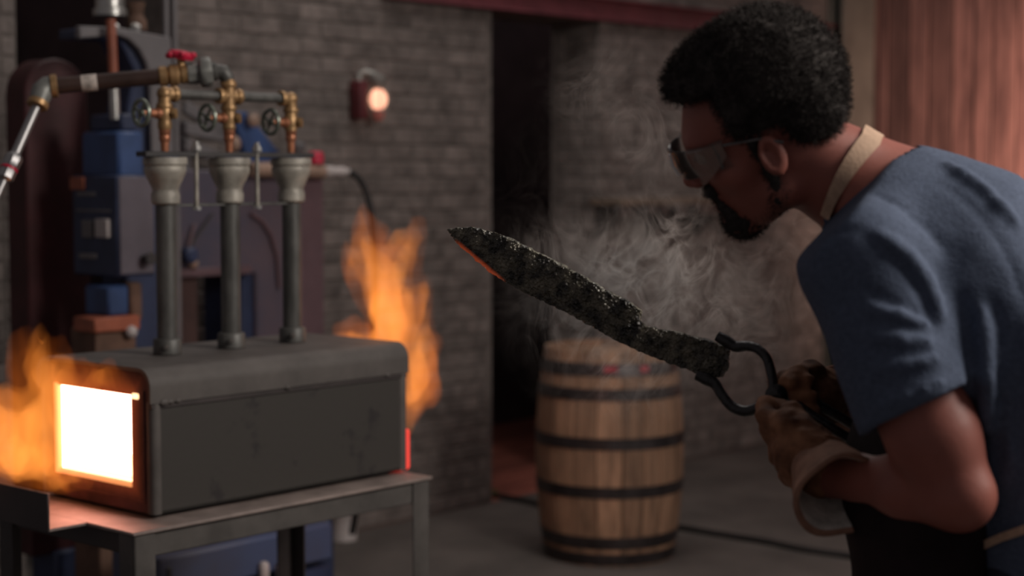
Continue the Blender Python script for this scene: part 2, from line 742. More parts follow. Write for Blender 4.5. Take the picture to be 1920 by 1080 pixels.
# ---------------------------------------------------------------- red beam over the doorway
bx0 = -0.75
bz = Z_BEAM
b = MB()
b.boxx(bx0, T_END + 0.3, -0.065, -0.012, bz, bz + 0.012, 0.003)
b.boxx(bx0, T_END + 0.3, -0.065, -0.012, bz + 0.108, bz + 0.12, 0.003)
b.boxx(bx0, T_END + 0.3, -0.026, -0.014, bz + 0.012, bz + 0.108)
bm_ = b.build('trim_1', redpaint_m)
bm_.location, bm_.rotation_euler = WF.o, (0, 0, WF.a)
bm_['kind'] = 'structure'
for k in range(7):
    MB().lathe([(0.014, 0), (0.014, 0.006), (0.009, 0.011)], (bx0 + 0.3 + 0.6 * k, -0.026, bz + 0.06), (0, -1, 0), 10).build('bolt_head', redpaint_m, bm_)

# ---------------------------------------------------------------- red boarded wall and steel column at right
corner = WF.hit(1606, 300, 1, -0.12)
cx = corner[0]
RB0 = WF.hit(1632, 300, 1, -0.05)[0]
we = MB().boxx(RB0, RB0 + 0.1, -3.2, 0.0, 0, Z_TOP).build('wall_boarded', blackm, None, False)
we.location, we.rotation_euler = WF.o, (0, 0, WF.a)
we['kind'] = 'structure'
y = -0.06
while y > -3.1:
    w = RNG.choice((0.11, 0.125, 0.14, 0.15))
    d = RNG.uniform(0.018, 0.026) + RNG.choice((0, 0, .012))
    MB().boxx(RB0 - d, RB0 - 0.001, y - w, y, 0.01, Z_TOP - .02, 0.005).build('plank', boardred_m, we)
    y -= w + 0.009
c0 = WF.hit(1572, 300, 1, -0.1)[0]
c1 = WF.hit(1632, 300, 1, -0.1)[0]
cb = MB()
cb.boxx(c0, c1, -0.12, -0.105, 0.0, Z_TOP, 0.004)
cb.boxx(c0, c1, -0.03, -0.015, 0.0, Z_TOP, 0.004)
cb.boxx((c0 + c1) / 2 - .008, (c0 + c1) / 2 + .008, -0.105, -0.03, 0.0, Z_TOP)
cc = cb.build('trim_2', colm)
cc.location, cc.rotation_euler = WF.o, (0, 0, WF.a)
cc['kind'] = 'structure'

# ---------------------------------------------------------------- dark shelf on the right wall
sx0, sx1 = WF.hit(1130, 385, 1, -0.1)[0], WF.hit(1420, 385, 1, -0.1)[0]
sz = WF.hit(1180, 377, 1, -0.2)[2]
sh = empty('wall_shelf', WF.w((sx0, 0, sz)), WF.a)
tag(sh, 'long dark wooden shelf on the grey brick wall behind the smoke', 'shelf')
LX = sx1 - sx0
MB().boxx(0, LX, -0.22, -0.013, -0.022, 0.012, 0.003).build('shelf_board', shelfm, sh)
MB().boxx(0, LX, -0.205, -0.18, -0.085, -0.022, 0.003).build('shade_strip', blackm, sh)  # black strip puts the shade under the board into a solid
for k in range(4):
    x = 0.06 + (LX - 0.12) * k / 3
    MB().prism([(x, -0.014, -0.022), (x, -0.2, -0.022), (x, -0.014, -0.2)], (0.03, 0, 0)).build('bracket', blackm, sh)
for k, px in enumerate((1205, 1228, 1262, 1300)):
    x = WF.hit(px, 395, 1, -0.19)[0] - sx0
    t = empty('blacksmith_hammer', WF.w((sx0 + x, -0.218, sz - 0.03)), WF.a)
    tag(t, ['first', 'second', 'third', 'fourth'][k] + ' black iron hammer from the doorway hanging under the dark wall shelf', 'hammer',
        'hammers hung on the wall shelf')
    MB().box((0, -0.012, -0.02), (0.09 + 0.012 * (k % 2), 0.03, 0.036), 0, 0.008, 2).build('hammer_head', blackm, t)
    MB().cyl((0, -0.012, -0.03), (0, -0.012, -0.10), 0.010, 0.013, 8).build('handle', blackm, t)

# ---------------------------------------------------------------- oak barrel
bc = PZ(1142, 1036, 0)
br = empty('oak_barrel', bc, 0.35)
tag(br, 'weathered oak whiskey barrel with dark iron hoops standing on the concrete floor', 'barrel')
BH = 0.885
RE, RM = 0.272, 0.312


def brad(z):
    s = (z / BH - 0.5) * 2
    return RM - (RM - RE) * abs(s) ** 2.0


NS = 20
ang = 0
widths = [RNG.uniform(0.75, 1.25) for _ in range(NS)]
tw = sum(widths)
for k in range(NS):
    da = widths[k] / tw * 2 * math.pi
    a0, a1 = ang + 0.006, ang + da - 0.006
    bm = bmesh.new()
    rows = []
    pr = RNG.uniform(-0.0015, 0.0015)
    for i in range(11):
        z = BH * i / 10
        r = brad(z) + pr
        row = []
        for (rr, aa) in ((r - 0.024, a0), (r - 0.002, a0), (r, a0 + 0.012), (r + 0.001, (a0 + a1) / 2), (r, a1 - 0.012), (r - 0.002, a1), (r - 0.024, a1)):
            row.append(bm.verts.new((rr * math.cos(aa), rr * math.sin(aa), z)))
        rows.append(row)
    for r0, r1 in zip(rows, rows[1:]):
        for j in range(7):
            bm.faces.new((r0[j], r0[(j + 1) % 7], r1[(j + 1) % 7], r1[j]))
    bm.faces.new(rows[0][::-1])
    bm.faces.new(rows[-1])
    bmesh.ops.recalc_face_normals(bm, faces=bm.faces)
    me = bpy.data.meshes.new('stave')
    bm.to_mesh(me)
    bm.free()
    me.materials.append(wood_m)
    me.polygons.foreach_set('use_smooth', [True] * len(me.polygons))
    me.set_sharp_from_angle(angle=math.radians(30))
    link('stave', me, br)
    ang += da
for (z, hw) in ((0.812, 0.026), (0.712, 0.024), (0.512, 0.024), (0.312, 0.024), (0.100, 0.025), (0.03, 0.024)):
    b = MB()
    prof = [(brad(z - hw) - 0.001, z - hw), (brad(z - hw) + 0.0035, z - hw), (brad(z + hw) + 0.0035, z + hw), (brad(z + hw) - 0.001, z + hw)]
    b.lathe(prof, seg=48, cap=False)
    h = b.build('hoop', hoop_m, br)
    MB().sphere((brad(z) * math.cos(-1.9) + 0.003 * math.cos(-1.9), brad(z) * math.sin(-1.9), z), 0.007, 8, 6).build('rivet', hoop_m, h)
for k in range(6):
    x0 = -0.245 + k * 0.0817
    hw = [math.sqrt(max(0.247 ** 2 - xx * xx, 0.0004)) for xx in (x0, x0 + 0.04, x0 + 0.079)]
    MB().prism([(x0, -hw[0], BH - .05), (x0 + .04, -hw[1], BH - .05), (x0 + .079, -hw[2], BH - .05), (x0 + .079, hw[2], BH - .05),
                (x0 + .04, hw[1], BH - .05), (x0, hw[0], BH - .05)], (0, 0, 0.02)).build('head_board', wood_m, br)
reflection_m = mat('red_reflection', (0.42, 0.04, 0.06), 0.4, var=0.15)  # red reflections on the top hoop, painted as thin patches
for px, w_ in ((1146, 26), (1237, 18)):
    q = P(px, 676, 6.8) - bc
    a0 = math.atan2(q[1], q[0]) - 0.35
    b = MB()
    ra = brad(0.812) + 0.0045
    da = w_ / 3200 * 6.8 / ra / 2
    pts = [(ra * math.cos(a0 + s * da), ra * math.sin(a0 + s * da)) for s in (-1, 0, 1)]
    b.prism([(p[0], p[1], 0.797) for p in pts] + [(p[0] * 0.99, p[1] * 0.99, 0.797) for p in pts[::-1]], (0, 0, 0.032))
    b.build('reflection_mark', reflection_m, br)

# ---------------------------------------------------------------- black cable lying straight across the floor
cab_m = mat('black_cable_rubber', (0.014, 0.012, 0.012), 0.55, var=0.2)
ca0, ca1 = PZ(926, 934, 0.0), PZ(1760, 1077, 0.0)
cab = []
for i in range(25):
    q = ca0 + (ca1 - ca0) * i / 24
    cab.append(Vector((q[0] + 0.012 * math.sin(i * 1.3), q[1] + 0.012 * math.cos(i * 0.9), 0.013)))
c0_ = cab[0].copy()
ckm = [p - c0_ for p in cab]
cable = MB().tube(*smooth_path(ckm, [0.013] * len(ckm), 3), 8).build('power_cable', cab_m)
cable.location = c0_
tag(cable, 'long black cable lying straight across the concrete floor behind the barrel', 'cable')
plug = MB().lathe([(0.012, -0.02), (0.018, -0.015), (0.022, 0.03), (0.022, 0.07), (0.016, 0.085)], (0, 0, 0.010), tuple(ckm[0] - ckm[1]), 12).build('plug', mat('dull_yellow_plug', (0.12, 0.09, 0.03), 0.6), cable)

# ---------------------------------------------------------------- caged wall lamp
lp = WF.hit(709, 186, 1, -0.09)
lamp = empty('caged_wall_lamp', WF.w((lp[0], -0.012, lp[2])), WF.a)
tag(lamp, 'small jar-shaped wall lamp glowing orange on the grey brick wall', 'lamp')
alu_m = mat('cast_aluminium', (0.34, 0.33, 0.31), 0.45, metal=0.5, var=0.2)
lampred_m = mat('red_lamp_box', (0.10, 0.018, 0.022), 0.5, var=0.25)
bulb_m = emit('lamp_glow', (1.0, 0.47, 0.30), 1.5)
glob_m = mat('red_lamp_guard', (0.5, 0.15, 0.12), 0.35, var=0.1)
MB().boxx(-0.105, -0.052, -0.075, 0.0, -0.09, 0.08, 0.012, 2).build('junction_box', lampred_m, lamp)
MB().tube([(-0.078, -0.04, 0.08), (-0.078, -0.04, 0.108), (-0.055, -0.055, 0.12), (-0.02, -0.075, 0.112), (0, -0.078, 0.10)], 0.013, 10).build('conduit', alu_m, lamp)
MB().lathe([(0.022, 0.0), (0.026, 0.012), (0.04, 0.03), (0.043, 0.05), (0.02, 0.058), (0.012, 0.062)], (0, -0.078, 0.045), (0, 0, 1), 18).build('cap', alu_m, lamp)
MB().sphere((0, -0.078, 0.0), (0.041, 0.041, 0.048), 18, 12).build('bulb', bulb_m, lamp)
gd = MB()
for k in range(6):
    a = k * math.pi / 3
    ca, sa = math.cos(a), math.sin(a)
    gd.tube([(0.043 * ca, -0.078 + 0.043 * sa, 0.055), (0.048 * ca, -0.078 + 0.048 * sa, 0.0), (0.043 * ca, -0.078 + 0.043 * sa, -0.055),
             (0.02 * ca, -0.078 + 0.02 * sa, -0.085), (0.006 * ca, -0.078 + 0.006 * sa, -0.092)], 0.0022, 6)
gd.torus((0, -0.078, -0.05), (0, 0, 1), 0.044, 0.0025, 20, 6)
gd.build('guard_cage', alu_m, lamp)
MB().lathe([(0.006, -0.1), (0.022, -0.09), (0.027, -0.062), (0.024, -0.045)], (0, -0.078, 0), (0, 0, 1), 14).build('guard_cup', glob_m, lamp)
# ---------------------------------------------------------------- blue power hammer in front of the dark recess
navy_m = mat('navy_machine_paint', (0.024, 0.034, 0.078), 0.5, var=0.3, scale=6)
blue_m = mat('blue_machine_paint', (0.035, 0.070, 0.18), 0.45, var=0.25, scale=6)
lit_side_m = mat('lit_side_lilac', (0.115, 0.098, 0.118), 0.5, var=0.2, scale=5)
grey_m = mat('grey_cast_paint', (0.14, 0.13, 0.135), 0.5, var=0.15, scale=5)
steel_m = mat('bright_steel', (0.45, 0.44, 0.42), 0.35, metal=0.85, var=0.2, scale=15)
rust_m = mat('orange_rod_paint', (0.30, 0.085, 0.045), 0.5, var=0.25)
dkred_m = mat('dark_red_guard_paint', (0.05, 0.010, 0.012), 0.55, var=0.25)
white_m = mat('off_white_plate', (0.42, 0.38, 0.37), 0.5, var=0.15)
brown_m = mat('brown_rag', (0.11, 0.06, 0.04), 0.8, var=0.3)

HFp = P(220, 420, 5.3)
HF = Frame((HFp[0], HFp[1], 0.0), ANG)
ham = empty('power_hammer', HF.o, ANG)
tag(ham, 'tall blue and grey power hammer with a control box standing in the dark recess', 'machine')


def hp(px, py, y=0.0):
    return HF.hit(px, py, 1, y)


def ppoly(pts, y, th):
    q = [hp(px, py, y) for px, py in pts]
    return [(a[0], y, a[2]) for a in q], (0, th, 0)


# C-shaped side plate with a round throat
thr = [(226, 66), (244, 74), (262, 92), (275, 116), (281, 140)]
pts, off = ppoly([(150, 48), (226, 52), (322, 70), (328, 330), (286, 340), (283, 200)] + thr[::-1] + [(150, 72)], 0.10, 0.03)
MB().prism(pts, off, 0.004).build('frame_plate', grey_m, ham)
pts, off = ppoly([(150, 52), (226, 56), (318, 74), (322, 1070), (232, 1070), (232, 300), (240, 200), (252, 130), (226, 76), (150, 72)], 0.135, 0.12)
MB().prism(pts, off, 0.006).build('column', navy_m, ham)
b0, b1 = hp(60, 1200, 0.05), hp(330, 1200, 0.05)
MB().boxx(-0.55, 0.12, -0.02, 0.45, 0.0, 0.16, 0.015).build('base', navy_m, ham)
# air cylinder and its bolts on top of the arm
ct = hp(207, 30, 0.2)
MB().lathe([(0.055, 0.0), (0.055, 0.02), (0.046, 0.025), (0.046, 0.30), (0.055, 0.305), (0.055, 0.33)], (ct[0], 0.2, ct[2] + 0.0), (0, 0, 1), 20).build('air_cylinder', steel_m, ham)
cb_ = hp(232, 40, 0.2)
MB().lathe([(0.034, 0), (0.034, 0.03), (0.022, 0.05), (0.03, 0.09)], (cb_[0] + 0.02, 0.16, cb_[2] - 0.03), (0, 0, 1), 14).build('valve_body', brown_m, ham)
for px in (214, 254):
    q = hp(px, 56, 0.14)
    MB().lathe([(0.016, 0), (0.018, 0.012), (0.018, 0.022), (0.010, 0.03)], (q[0], 0.14, q[2] - 0.01), (0, 0, 1), 6).build('bolt', steel_m, ham)
# ram rod
q0, q1, q2 = hp(208, 66, 0.06), hp(213, 150, 0.06), hp(216, 225, 0.06)
MB().cyl((q0[0], 0.06, q0[2] + 0.05), (q1[0], 0.06, q1[2]), 0.015, None, 14).build('ram_rod', rust_m, ham)
MB().cyl((q1[0], 0.06, q1[2]), (q2[0], 0.06, q2[2]), 0.016, None, 14, 0.003).build('rod_end', steel_m, ham)
# blue tup guide and dies below the rod
g0, g1 = hp(186, 246, 0.12), hp(236, 332, 0.12)
MB().boxx(g0[0], g1[0], 0.02, 0.22, g1[2], g0[2], 0.01).build('tup_guide', blue_m, ham)
MB().boxx(g0[0] + .02, g1[0] - .02, 0.03, 0.2, g0[2], q2[2] + .02, 0.008).build('tup', navy_m, ham)
# control box; the light on its right side is painted as lilac
z0, z1 = hp(220, 520)[2], hp(220, 328)[2]
xr = hp(289, 420)[0]
yl = HF.hit(136, 420, 0, 0)[1]
MB().boxx(0.0, xr, 0.0, yl, z0, z1, 0.006).build('control_box', navy_m, ham)
MB().boxx(0.006, xr - 0.004, -0.006, 0.001, z0 + 0.008, z1 - 0.006, 0.002).build('lit_side_face', lit_side_m, ham)


def on_left(px0, py0, px1, py1, th, name, m):
    a, c = HF.hit(px0, py0, 0, 0), HF.hit(px1, py1, 0, 0)
    return MB().boxx(-th, 0.001, a[1], c[1], a[2], c[2], 0.002).build(name, m, ham)


on_left(144, 392, 208, 398, 0.004, 'label_strip', grey_m)
on_left(158, 412, 178, 446, 0.012, 'switch_plate', grey_m)
on_left(183, 410, 207, 446, 0.012, 'switch_plate', white_m)
on_left(150, 474, 182, 486, 0.006, 'label_strip', grey_m)
on_left(134, 332, 160, 356, 0.008, 'warning_sticker', rust_m)
on_left(146, 360, 180, 368, 0.005, 'label_strip', grey_m)
qk = hp(267, 484)
MB().lathe([(0.012, 0), (0.012, 0.03), (0.02, 0.035), (0.02, 0.045)], (qk[0], -0.005, qk[2]), (0, -1, 0), 12).build('knob', blackm, ham)
# sow block, lower dies and small shelf under the box
a, c = hp(196, 536, 0.05), hp(236, 590, 0.05)
MB().boxx(a[0], c[0], 0.03, 0.16, c[2], a[2], 0.008).build('lower_die_block', blue_m, ham)
a, c = hp(238, 530, 0.05), hp(262, 600, 0.05)
MB().boxx(a[0], c[0], 0.03, 0.10, c[2], a[2], 0.008).build('upright', brown_m, ham)
a, c = hp(178, 597, 0.0), hp(264, 618, 0.0)
MB().boxx(a[0], c[0], 0.0, 0.12, c[2], a[2], 0.005).build('anvil_cap', rust_m, ham)
a, c = hp(180, 618, 0.02), hp(262, 1030, 0.02)
MB().boxx(a[0], c[0], 0.02, 0.16, 0.15, a[2], 0.005).build('anvil_column', brown_m, ham)
qd = hp(246, 622, 0.0)
MB().sphere((qd[0], 0.0, qd[2]), 0.02, 12, 8).build('oil_cup', white_m, ham)
# round-topped dark red flywheel guard at the left
gc = HF.hit(100, 178, 1, 0.42)
rr = HF.hit(165, 178, 1, 0.42)[0] - gc[0]
rr2 = gc[0] - HF.hit(47, 178, 1, 0.42)[0]
R_ = (rr + rr2) / 2
cxg = gc[0] + (rr - rr2) / 2
prof = [(cxg + R_ * math.cos(a), 0.42, gc[2] + R_ * math.sin(a)) for a in [math.pi * k / 16 for k in range(17)]]
prof += [(cxg - R_, 0.42, 0.35), (cxg + R_, 0.42, 0.35)]
MB().prism(prof, (0, 0.12, 0), 0.006).build('flywheel_guard', dkred_m, ham)
MB().boxx(cxg - 0.05, cxg + 0.06, 0.40, 0.55, 0.16, 0.36, 0.01).build('guard_foot', navy_m, ham)
# two air pipes rising beside the wall
for px in (311, 327):
    q = hp(px, 40, 0.36)
    MB().cyl((q[0], 0.36, 1.0), (q[0], 0.36, q[2] + 0.5), 0.011, None, 10).build('air_pipe', grey_m, ham)

# ---------------------------------------------------------------- grey-purple sheet-metal machine behind the burners
purple_m = mat('dusty_purple_sheet', (0.085, 0.078, 0.115), 0.5, var=0.2, scale=4, col2=(0.108, 0.078, 0.095))
maroon_m = mat('maroon_post', (0.12, 0.07, 0.08), 0.55, var=0.2, scale=3)
knobred_m = mat('red_valve_knob', (0.55, 0.02, 0.06), 0.4, var=0.15)
beige_m = mat('beige_knob', (0.30, 0.20, 0.15), 0.5, var=0.15)
hose_m = mat('black_rubber', (0.012, 0.011, 0.011), 0.5, var=0.2)

SFp = P(609, 500, 6.75)
SF = Frame((SFp[0], SFp[1], 0.0), ANG)
mac = empty('hydraulic_press', SF.o, ANG)
tag(mac, 'dusty purple sheet-metal machine with a red valve knob against the brick wall', 'machine')


def sp(px, py, y=0.0):
    q = SF.hit(px, py, 1, y)
    return (q[0], y, q[2])


MB().prism([sp(332, 316), sp(564, 328), sp(564, 660), sp(480, 660), sp(480, 512), sp(332, 512)], (0, 0.25, 0), 0.006).build('sheet_body', purple_m, mac)
a, c = sp(562, 326, -0.012), sp(609, 660, -0.012)
MB().boxx(a[0], c[0], -0.014, 0.30, 0.0, a[2], 0.006).build('corner_post', maroon_m, mac)
a, c = sp(452, 512, 0.02), sp(480, 660, 0.02)
MB().boxx(a[0], c[0], 0.02, 0.25, 0.0, a[2], 0.004).build('inner_leg', navy_m, mac)
a, c = sp(334, 512, 0.01), sp(373, 660, 0.01)
MB().boxx(a[0], c[0], 0.012, 0.25, 0.0, a[2], 0.004).build('leg', mat('dark_brown_leg', (0.055, 0.026, 0.022), 0.6), mac)
a, c = sp(480, 650, 0.01), sp(564, 660, 0.01)
MB().boxx(a[0], c[0], 0.012, 0.25, 0.0, a[2] + .01, 0.004).build('leg', purple_m, mac)
MB().tube([sp(470, 400, -0.01), sp(492, 415, -0.012), sp(508, 440, -0.012), sp(520, 480, -0.012), sp(524, 540, -0.01)], 0.008, 8).build('curved_trim', maroon_m, mac)
MB().tube([sp(365, 420, -0.02), sp(352, 470, -0.03), sp(345, 490, -0.02)], 0.006, 8).build('lever', maroon_m, mac)
MB().tube([sp(400, 400, -0.02), sp(365, 450, -0.03), sp(350, 480, -0.02)], 0.005, 8).build('lever', blackm, mac)
q = sp(344, 478, -0.03)
MB().lathe([(0.02, 0), (0.03, 0.015), (0.03, 0.05), (0.02, 0.06)], q, (0, -1, 0), 14).build('valve_block', navy_m, mac)
q = sp(362, 494, -0.03)
MB().sphere(q, 0.02, 12, 8).build('lever_ball', beige_m, mac)
a, c = sp(332, 505, -0.02), sp(470, 513, -0.02)
MB().boxx(a[0], c[0], -0.03, 0.02, c[2], a[2], 0.003).build('edge_strip', maroon_m, mac)
# slanted blue arm and grey links above the body
MB().prism([sp(438, 214, 0.08), sp(462, 208, 0.08), sp(530, 292, 0.08), (sp(530, 318, 0.08)), sp(470, 318, 0.08)], (0, 0.08, 0), 0.005).build('slanted_arm', blue_m, mac)
for p0, p1 in (((345, 200), (420, 244)), ((345, 240), (478, 268)), ((345, 270), (420, 300))):
    A, B = Vector(sp(*p0, 0.12)), Vector(sp(*p1, 0.12))
    d = (B - A)
    M = d.to_track_quat('X', 'Z').to_matrix().to_4x4()
    MB().box((A + B) / 2, (d.length, 0.03, 0.045), 0, 0.004, 1, M).build('link_bar', grey_m, mac)
a, c = sp(342, 225, 0.14), sp(358, 320, 0.14)
MB().boxx(a[0], c[0], 0.14, 0.22, c[2] - .05, a[2], 0.005).build('upright', grey_m, mac)
q = sp(468, 226, 0.06)
MB().lathe([(0.018, 0), (0.024, 0.008), (0.026, 0.03), (0.014, 0.04)], q, (0, -1, 0), 14).build('round_knob', beige_m, mac)
q = sp(441, 270, 0.04)
MB().sphere(q, (0.022, 0.022, 0.03), 12, 8).build('grease_cap', beige_m, mac)
# pipe run with red knob and white coupling
A, B, C_ = sp(470, 318, -0.05), sp(606, 322, -0.05), sp(657, 322, -0.05)
MB().cyl(A, B, 0.027, None, 14, 0.004).build('pipe', beige_m, mac)
MB().cyl((A[0] + .1, 0.1, A[2]), (A[0] + .1, -0.05, A[2]), 0.03, None, 12).build('pipe_mount', beige_m, mac)
q = sp(560, 285, -0.05)
MB().lathe([(0.018, -0.06), (0.02, 0.0), (0.028, 0.01), (0.028, 0.03), (0.012, 0.04)], q, (0, 0, 1), 14).build('pressure_dial', grey_m, mac)
q = sp(592, 304, -0.05)
MB().cyl((q[0], -0.05, A[2]), (q[0], -0.05, q[2] + 0.01), 0.012).build('knob_stem', steel_m, mac)
MB().lathe([(0.018, 0), (0.031, 0.006), (0.031, 0.042), (0.020, 0.052)], (q[0], -0.05, q[2] - 0.01), (0, 0, 1), 10).build('red_knob', knobred_m, mac)
dirx = Vector(C_) - Vector(B)
L_ = dirx.length
MB().lathe([(0.018, 0), (0.024, 0.005), (0.024, 0.3 * L_), (0.015, 0.33 * L_), (0.02, 0.5 * L_), (0.02, 0.75 * L_), (0.012, 0.8 * L_), (0.012, L_)], B, dirx, 14).build('hose_coupling', white_m, mac)
hp_ = [sp(654, 322, -0.05), sp(668, 330, -0.06), sp(682, 350, -0.07), sp(692, 380, -0.08), sp(700, 430, -0.09), sp(704, 520, -0.1), sp(700, 640, -0.1),
           sp(690, 800, -0.1), sp(672, 930, -0.08), sp(660, 1000, -0.02)]
MB().tube(*smooth_path(hp_, [0.013] * len(hp_), 4), 10).build('hose', hose_m, mac)

# ---------------------------------------------------------------- things seen between the legs of the forge stand
ch = P(300, 1010, 4.85)
CF = Frame((ch[0], ch[1], 0), ANG)
chest = empty('steel_chest', CF.o, ANG)
tag(chest, 'low blue-grey steel chest on the floor seen under the forge stand', 'chest')
tp = CF.hit(304, 1046, 1, 0)
zt = tp[2]
xl, xr2 = tp[0], CF.hit(620, 1000, 1, 0)[0]
chm = mat('blue_grey_chest_paint', (0.075, 0.072, 0.105), 0.5, var=0.25, scale=2.0, col2=(0.055, 0.075, 0.15))
zs = zt - 0.115
MB().boxx(xl, xr2, 0, 0.24, 0.02, zs - .02, 0.006).build('chest_body', navy_m, chest)
MB().boxx(xl - .004, xr2 + .004, -0.006, 0.246, zs, zt, 0.008).build('lid', chm, chest)
for k in range(2):
    q = CF.hit(495 + 32 * k, 1072, 1, -0.02)
    MB().lathe([(0.012, -0.03), (0.016, -0.02), (0.016, 0.02), (0.010, 0.03)], (q[0], -0.02, q[2]), (0, 0, 1), 10).build('latch', white_m, chest)
q = CF.hit(318, 1070, 1, -0.01)
MB().boxx(q[0] - 0.008, q[0] + 0.008, -0.014, 0.0, q[2] - .05, q[2] + .01, 0.003).build('side_latch', blackm, chest)
# blue post and pale can by the wall
pp = P(608, 1030, 6.2)
post = empty('blue_gas_bottle', (pp[0], pp[1], 0), 0)
tag(post, 'slim dark blue gas bottle on the floor behind the forge stand', 'bottle')
MB().lathe([(0.03, 0), (0.034, 0.006), (0.034, 0.30), (0.026, 0.35), (0.012, 0.37), (0.012, 0.39)], (0, 0, 0), (0, 0, 1), 16).build('cylinder', navy_m, post)
MB().lathe([(0.014, 0.385), (0.016, 0.39), (0.016, 0.41), (0.006, 0.42)], (0, 0, 0), (0, 0, 1), 12).build('valve', steel_m, post)
pc = PZ(645, 1012, 0.0)
can = empty('paint_can', (pc[0], pc[1], 0), 0)
tag(can, 'small pale tin can on the floor behind the right leg of the forge stand', 'can')
MB().lathe([(0.055, 0), (0.058, 0.003), (0.056, 0.008), (0.056, 0.12), (0.059, 0.125), (0.059, 0.135), (0.05, 0.137)], (0, 0, 0), (0, 0, 1), 20).build('can_body', white_m, can)
MB().lathe([(0.048, 0.136), (0.048, 0.142)], (0, 0, 0), (0, 0, 1), 20).build('lid', grey_m, can)
# ---------------------------------------------------------------- gas forge on its welded stand
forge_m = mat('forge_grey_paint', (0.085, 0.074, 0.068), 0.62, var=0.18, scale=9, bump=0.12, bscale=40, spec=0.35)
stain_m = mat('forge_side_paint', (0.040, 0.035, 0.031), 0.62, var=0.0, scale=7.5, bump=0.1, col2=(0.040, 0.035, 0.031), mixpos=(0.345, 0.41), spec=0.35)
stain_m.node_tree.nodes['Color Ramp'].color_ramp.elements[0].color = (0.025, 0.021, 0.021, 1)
plate_m = mat('heat_rusted_plate', (0.07, 0.03, 0.028), 0.8, var=0.4, scale=10, bump=0.2, col2=(0.12, 0.045, 0.042), spec=0.3)
stand_m = mat('stand_steel', (0.085, 0.076, 0.070), 0.5, metal=0.15, var=0.25, scale=8)
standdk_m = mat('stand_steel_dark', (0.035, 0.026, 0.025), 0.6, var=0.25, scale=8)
pipe_m = mat('black_iron_pipe', (0.085, 0.082, 0.076), 0.5, metal=0.3, var=0.3, scale=10, stretch=(3, 3, 1))
bell_m = mat('galvanised_bell', (0.30, 0.275, 0.235), 0.55, metal=0.25, var=0.3, scale=25, bump=0.2)
brass_m = mat('brass', (0.36, 0.215, 0.10), 0.45, metal=0.55, var=0.25, scale=30)
copper_m = mat('copper', (0.40, 0.16, 0.085), 0.42, metal=0.6, var=0.2, scale=30)
wheel_m = mat('green_grey_wheel', (0.17, 0.19, 0.155), 0.35, metal=0.5, var=0.3, scale=30)
galv_m = mat('galvanised_union', (0.20, 0.20, 0.185), 0.5, metal=0.3, var=0.25, scale=30)
chrome_m = mat('chrome_hose_end', (0.34, 0.33, 0.33), 0.45, metal=0.95, var=0.1, scale=20)
supply_m = mat('brown_iron_pipe', (0.055, 0.032, 0.026), 0.38, metal=0.3, var=0.3, scale=9)
redh_m = mat('red_valve_handle', (0.50, 0.012, 0.045), 0.35, var=0.15)
tag_m = mat('worn_pipe_label', (0.42, 0.36, 0.32), 0.6, var=0.4, scale=40)
hot_m = emit('glowing_refractory', (1.0, 0.48, 0.36), 9.0)
hotf_m = emit('glowing_floor', (1.0, 0.60, 0.30), 2.6)
rim_m = emit('glowing_rim', (1.0, 0.36, 0.12), 0.85)
coal_m = emit('red_hot_brick', (1.0, 0.07, 0.05), 0.7)

# dull red heat and flame light round the mouth, put into the plate as emission (object space of the plate, metres)


def heat_flame_glow(m, y0, y1, z0, z1):
    nt_ = m.node_tree
    n_, l_ = nt_.nodes, nt_.links
    tc_ = n_.new('ShaderNodeTexCoord')
    sp_ = n_.new('ShaderNodeSeparateXYZ')
    l_.new(tc_.outputs['Object'], sp_.inputs[0])

    def mm(op, a, b=None, cl=False):
        q_ = n_.new('ShaderNodeMath')
        q_.operation = op
        q_.use_clamp = cl
        for i_, x_ in enumerate((a, b)):
            if x_ is None:
                continue
            if isinstance(x_, (int, float)):
                q_.inputs[i_].default_value = float(x_)
            else:
                l_.new(x_, q_.inputs[i_])
        return q_.outputs[0]
    dy = mm('MAXIMUM', mm('SUBTRACT', y0, sp_.outputs['Y']), mm('SUBTRACT', sp_.outputs['Y'], y1))
    dz = mm('MAXIMUM', mm('SUBTRACT', z0, sp_.outputs['Z']), mm('SUBTRACT', sp_.outputs['Z'], z1))
    d_ = mm('MAXIMUM', mm('MAXIMUM', dy, dz), 0.0)
    g_ = mm('POWER', mm('SUBTRACT', 1.0, mm('DIVIDE', d_, 0.055), True), 2.2)
    b_ = n_['Principled BSDF']
    l_.new(mm('MULTIPLY', g_, 0.17), b_.inputs['Emission Strength'])
    b_.inputs['Emission Color'].default_value = (1.0, 0.16, 0.045, 1)


FO = PZ(285, 975, 0.85)
FF = Frame(FO, ANG)
FZ = 0.85

st = empty('forge_stand', FF.w((0.35, 0.2, -FZ)), ANG)
tag(st, 'welded grey steel angle-iron stand under the gas forge with a lipped shelf at its front', 'stand')
so = np.array([0.35, 0.2, -FZ])


def sbox(x0, x1, y0, y1, z0, z1, name, m, bev=0.003):
    return MB().boxx(x0 - so[0], x1 - so[0], y0 - so[1], y1 - so[1], z0 - so[2], z1 - so[2], bev).build(name, m, st)


